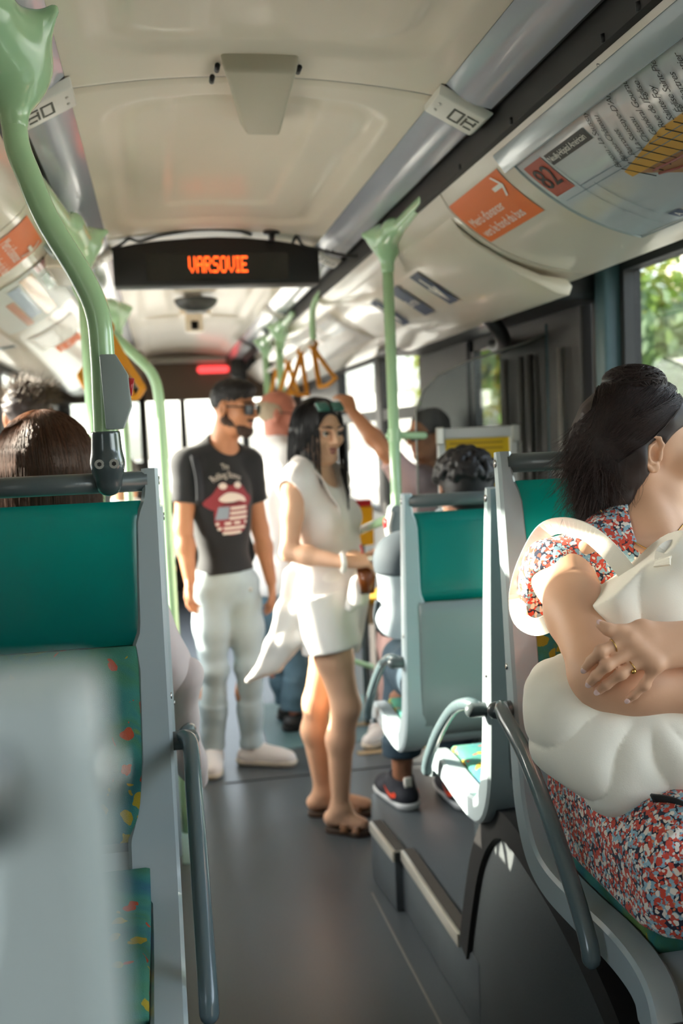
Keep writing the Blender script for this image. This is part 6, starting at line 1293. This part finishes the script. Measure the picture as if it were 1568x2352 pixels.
def a_strands(n, seed):
    rg = np.random.default_rng(seed); PP = []
    for i in range(n):
        fam = rg.random()
        if fam < .5:
            front = rg.uniform(-.9, .8); st = A3(rg.uniform(-.1, .5), front, 1.15-.25*abs(front)); mid = A3(.95*rg.uniform(.6, 1.15), front*.5-.25, .5-.6*rg.random()); e = A3(rg.uniform(.05, .9), -1.0-rg.uniform(0, .3), rg.uniform(-.9, .1))
        elif fam < .9:
            u = rg.random(); st = A3(.62+.3*u, .78-.42*u, .62-.32*u)*(1, 1, rg.uniform(.9, 1.3)); mid = A3(1.15, -.22+rg.uniform(-.25, .2), .30-.75*rg.random()); e = A3(rg.uniform(.35, 1.0), -1.0, rg.uniform(-1.0, -.15))
        else:
            st = A3(rg.uniform(.3, .9), -.6, rg.uniform(.2, .9)); mid = A3(.8, -.9, rg.uniform(-.2, .4)); e = A3(rg.uniform(.2, .9), -1.0, rg.uniform(-1., -.4))
        q = np.linspace(0, 1, 11)[:, None]; d = st*(1-q)**2+2*mid*q*(1-q)+e*q*q; p = on_ell(w(0, -.022, .040), R, A3(.090, .113, .095)*rg.uniform(.985, 1.035), d); L_ = rg.uniform(.03, .12)
        dd = R@A3(rg.normal()*.010, -.012+rg.normal()*.018, -L_); tail = p[-1]+np.linspace(0, 1, 7)[1:, None]*dd+(R@A3(rg.normal()*.012, rg.normal()*.014, 0))*(np.linspace(0, 1, 7)[1:, None]**2); PP.append(np.vstack([p, tail]))
    return PP
strands('hair_strands', outside(a_strands(3200, 5), hr_), .0009, m_hair_dark, t); strands('hair_strands', outside(a_strands(700, 6), hr_), .0008, M('auburn_dark_hair', '#3d2925', .45, spec=.45), t)
rg = np.random.default_rng(8); PP = []
for i in range(420):
    a0 = rg.uniform(0, 6.28); q = np.linspace(0, 2.6, 10); ax = unit(rg.normal(size=3)*(.5, .5, 1)); u_ = unit(np.cross(ax, A3(.3, .5, .8))); v_ = np.cross(ax, u_); PP.append(on_ell(w(.01, -.03, .130), R, A3(.060, .054, .028)*rg.uniform(.98, 1.05), np.cos(q+a0)[:, None]*u_+np.sin(q+a0)[:, None]*v_))
strands('bun_strands', outside(PP, hr_), .0009, m_hair_dark, t, taper=False)
rg = np.random.default_rng(9); PP = []
for i in range(170):
    a0 = w(rg.uniform(.0, .07), rg.uniform(-.13, -.045), rg.uniform(-.13, -.02)); L_ = rg.uniform(.06, .15); cu = R@A3(rg.normal()*.012, rg.normal()*.03-.01, 0); q = np.linspace(0, 1, 10)[:, None]; PP.append(a0+q*A3(0, 0, -L_)+cu*np.sin(q*rg.uniform(1.5, 3.5)))
for i in range(60):
    a0 = w(rg.uniform(.055, .078), rg.uniform(-.075, -.045), rg.uniform(-.02, .04)); L_ = rg.uniform(.05, .12); cu = R@A3(.008, rg.normal()*.02-.012, 0); q = np.linspace(0, 1, 10)[:, None]; PP.append(a0+R@A3(.008, 0, 0)+q*A3(0, 0, -L_)+cu*np.sin(q*2.5))
strands('loose_wisps', PP, .0006, m_hair_dark, t)
# the tote bag on her lap, its handle round her shoulder
tb = thing('tote_bag', "plain cream canvas tote bag held on the floral-dressed woman's lap", 'bag', (.86, 1.48, .93))
V = Vol(A3(.52, 1.32, .86), A3(1.14, 1.66, 1.38), .004)
C = lambda i: (A3(*(0.7341,1.5150,1.2390)), A3(*(0.8284,1.5200,1.2849)), A3(*(0.9497,1.5300,1.2844)), A3(*(0.6270,1.5000,1.1025)), A3(*(0.6129,1.4700,1.0477)), A3(*(0.6699,1.4400,0.9735)), A3(*(0.7858,1.4300,1.0038)), A3(*(0.8984,1.4400,1.0001)), A3(*(0.7951,1.5000,1.1096)))[i]
for i, j, r0, r1 in ((0, 1, .036, .038), (1, 2, .036, .036), (0, 8, .036, .05), (1, 8, .034, .05), (2, 8, .03, .05), (3, 8, .036, .045), (4, 8, .036, .045), (3, 4, .034, .034), (4, 5, .034, .030), (5, 8, .032, .045), (5, 6, .032, .036), (6, 8, .036, .045), (6, 7, .036, .036), (7, 8, .036, .045), (7, 2, .034, .034), (4, 6, .036, .036), (3, 6, .036, .036)): V.cone(C(i), C(j), r0, r1, .08)
V.wave(.006, (16, 16, 22), 81, 6); X_, Y_, Z_ = V.ax[0][:, None, None], V.ax[1][None, :, None], V.ax[2][None, None, :]; px_ = A3(*(0.7135,1.4600,1.1050))
an = np.arctan2(Z_-px_[2], X_-px_[0]); rd = np.sqrt((X_-px_[0])**2+(Z_-px_[2])**2); fo = np.abs(np.sin(an*4.6+.5+.6*np.sin(rd*30)))**.7; V.f = (V.f+.011*(1-fo)*np.clip((rd-.03)/.06, 0, 1)*np.clip((.30-rd)/.12, 0, 1)*(Y_ < 1.56)).astype(np.float32); V.wave(.0028, (42, 42, 30), 82, 5); V.cut(A3(*(0.7506,1.5000,1.2898)), unit(A3(-.56, .1, .83)))
bag = part('bag_body', V.geo(), m_canvas, tb)
sp = cr([(0.7820,1.5300,1.2426), (0.7580,1.5350,1.2803), (0.7342,1.5650,1.3223), (0.7203,1.6200,1.3477), (0.6995,1.6750,1.3556), (0.6800,1.7200,1.3384), (0.6504,1.7350,1.2782), (0.6289,1.7200,1.2252), (0.6197,1.6800,1.1926), (0.6264,1.6300,1.1857), (0.6466,1.6000,1.1989), (0.6802,1.6000,1.2100)], 6)
tt = np.gradient(sp, axis=0); vw = np.array([unit(p-A3(0, 0, 1.54)) for p in sp]); fl = np.linspace(0, 1, len(sp))[:, None]; sd_ = np.cross(tt, vw+A3(0, 0, .35)*np.sin(fl*3.1))
part('handle', ribbon(sp, .031, .004, sd_), m_canvas, tb, smooth=False); part('handle_fold', ribbon(cr([(0.7850,1.4750,1.3022), (0.7995,1.4900,1.3222), (0.8352,1.5100,1.3249), (0.8603,1.5000,1.2941)], 5), .028, .004, (.2, .7, .6)), m_canvas, tb, smooth=False)
part('dark_shoulder_strap', ribbon(cr([(0.7036,1.3600,0.9651), (0.7192,1.3300,0.9697), (0.7404,1.3000,0.9588), (0.7969,1.2800,0.9048)], 5), .022, .004, (0, -.6, .7)), m_black, t)


# ================================================================ outside
g = part('road', ([(-60, -60, -.36), (90, -60, -.36), (90, 90, -.36), (-60, 90, -.36)], [(0, 1, 2, 3)]), M('pale_pavement', '#c9c4ba', .8, var=.1, vscale=.6), smooth=False); tag(g, kind='structure')
m_stone = M('pale_stone_facade', '#d8d0c2', .8, var=.06, vscale=.5); m_wing = M('facade_glass', '#5a6468', .15); m_roofz = M('zinc_roof', '#7d858c', .5)
def building(label, x0, x1, y0, y1, h, face, loc):
    t = thing('apartment_building', label, 'building', (*loc, -.36), 'buildings beyond the street'); part('facade', box((x0, y0, -.36), (x1, y1, h)), m_stone, t, smooth=False)
    part('roof', box((x0-.2, y0-.2, h), (x1+.2, y1+.2, h+.6)), m_roofz, t, smooth=False); xf = x1 if face > 0 else x0
    for k in range(int(h//3)):
        for j in range(int((y1-y0)//3.2)):
            yy = y0+1.2+j*3.2; zz = .9+k*3
            w_ = part('window', box((xf-.04, yy, zz), (xf+.05*face+.04, yy+1.2, zz+1.7)), m_wing, t, smooth=False)
building('pale stone apartment house across the street to the left', -30, -20, 2, 24, 5.2, 1, (-25, 12))
building('pale stone apartment house across the street to the right', 26, 36, 20, 48, 11, -1, (31, 34))
m_leaf = cells('tree_leaves', [('#5f7a2c', 3), ('#8a9440', 3), ('#6c8544', 2), ('#a8a550', 1.5)], 1.5, .7); m_leaf2 = cells('tree_leaves_grey', [('#62785a', 3), ('#7d906c', 2), ('#546e3a', 2)], 1.5, .7)
for mm in (m_leaf, m_leaf2):
    t_ = mm.node_tree; b_ = t_.nodes['Principled BSDF']; tl = t_.nodes.new('ShaderNodeBsdfTranslucent'); mx_ = t_.nodes.new('ShaderNodeMixShader'); mx_.inputs[0].default_value = .4
    t_.links.new(b_.inputs['Base Color'].links[0].from_socket, tl.inputs[0]); o_ = t_.nodes['Material Output']
    t_.links.new(b_.outputs[0], mx_.inputs[1]); t_.links.new(tl.outputs[0], mx_.inputs[2]); t_.links.new(mx_.outputs[0], o_.inputs[0])
m_bark = M('bark', '#5d4f41', .9)
def tree(label, x, y, h, r, seed, mat, n=5000):
    rg = np.random.default_rng(seed); t = thing('street_tree', label, 'tree', (x, y, -.36), 'trees beyond the right windows')
    part('trunk', tube(cr([(x, y, -.36), (x+.1, y, h*.35), (x-.05, y+.1, h*.7)], 5), np.linspace(.16, .06, 11), 8), m_bark, t)
    cs = rg.normal(size=(16, 3)); cs = cs/np.linalg.norm(cs, axis=1)[:, None]*rg.uniform(.2, .75, (16, 1))*(r, r, h*.38)+(x, y, h*.62); V, F = [], []
    c = cs[rg.integers(0, 16, n)]+rg.normal(size=(n, 3))*r*.26; a = rg.normal(size=(n, 3)); a /= np.linalg.norm(a, axis=1)[:, None]; b = np.cross(a, rg.normal(size=(n, 3))); b /= np.linalg.norm(b, axis=1)[:, None]
    s = rg.uniform(.06, .14, (n, 1)); Vv = np.stack([c-a*s, c+b*s*.6, c+a*s, c-b*s*.6], 1).reshape(-1, 3); part('foliage', (Vv, np.arange(4*n, dtype=np.int32).reshape(-1, 4)), mat, t, smooth=False, kind='stuff')
tree('yellow-green tree seen through the near right window', 6.1, 12.2, 3.9, 1.5, 1, m_leaf)
tree('grey-green bushy tree seen low in the near right window', 5.5, 10.0, 2.6, 1.1, 2, m_leaf2)
tree('tall green tree behind the door glass', 7.7, 22.0, 5.0, 1.9, 3, m_leaf, 4000)
tree('green tree right of the bus, out beyond the grey-green one', 9.5, 17.5, 3.6, 2.0, 4, m_leaf2)
for i, (x, y, h, r, mt) in enumerate(((6.4, 1.2, 3.6, 1.3, m_leaf2), (5.4, 5.4, 4.2, 1.5, m_leaf))):  # unseen trees, added to cut the sky light from the right
    tree('unseen leafy tree added beside the bus to block sky, %s of the near row' % ('rear one', 'front one')[i], x, y, h, r, 10+i, mt, 2600)
tag(part('garden_wall', box((6, 27, -.36), (18, 27.4, 1.5), .03), m_stone, smooth=False), 'low pale wall behind the tree seen through the door', 'wall')
t = thing('car', 'small red car seen through the door glass', 'car', (6.3, 18, -.36))
v = Vol((5.3, 15.8, -.3), (7.3, 20.2, 1.3), .05); v.rbox((6.3, 18, .25), (.8, 2.0, .38), .15, k=0); v.rbox((6.3, 17.9, .75), (.68, 1.1, .32), .2, k=.15)
part('body', v.geo(), M('car_red', '#c4423c', .2, coat=.8), t)
for dx in (-.78, .78):
    for dy in (-1.25, 1.25): part('wheel', tube([(6.3+dx-.08, 18+dy, -.05), (6.3+dx+.08, 18+dy, -.05)], .31, 16), m_dark, t, sharp=40)
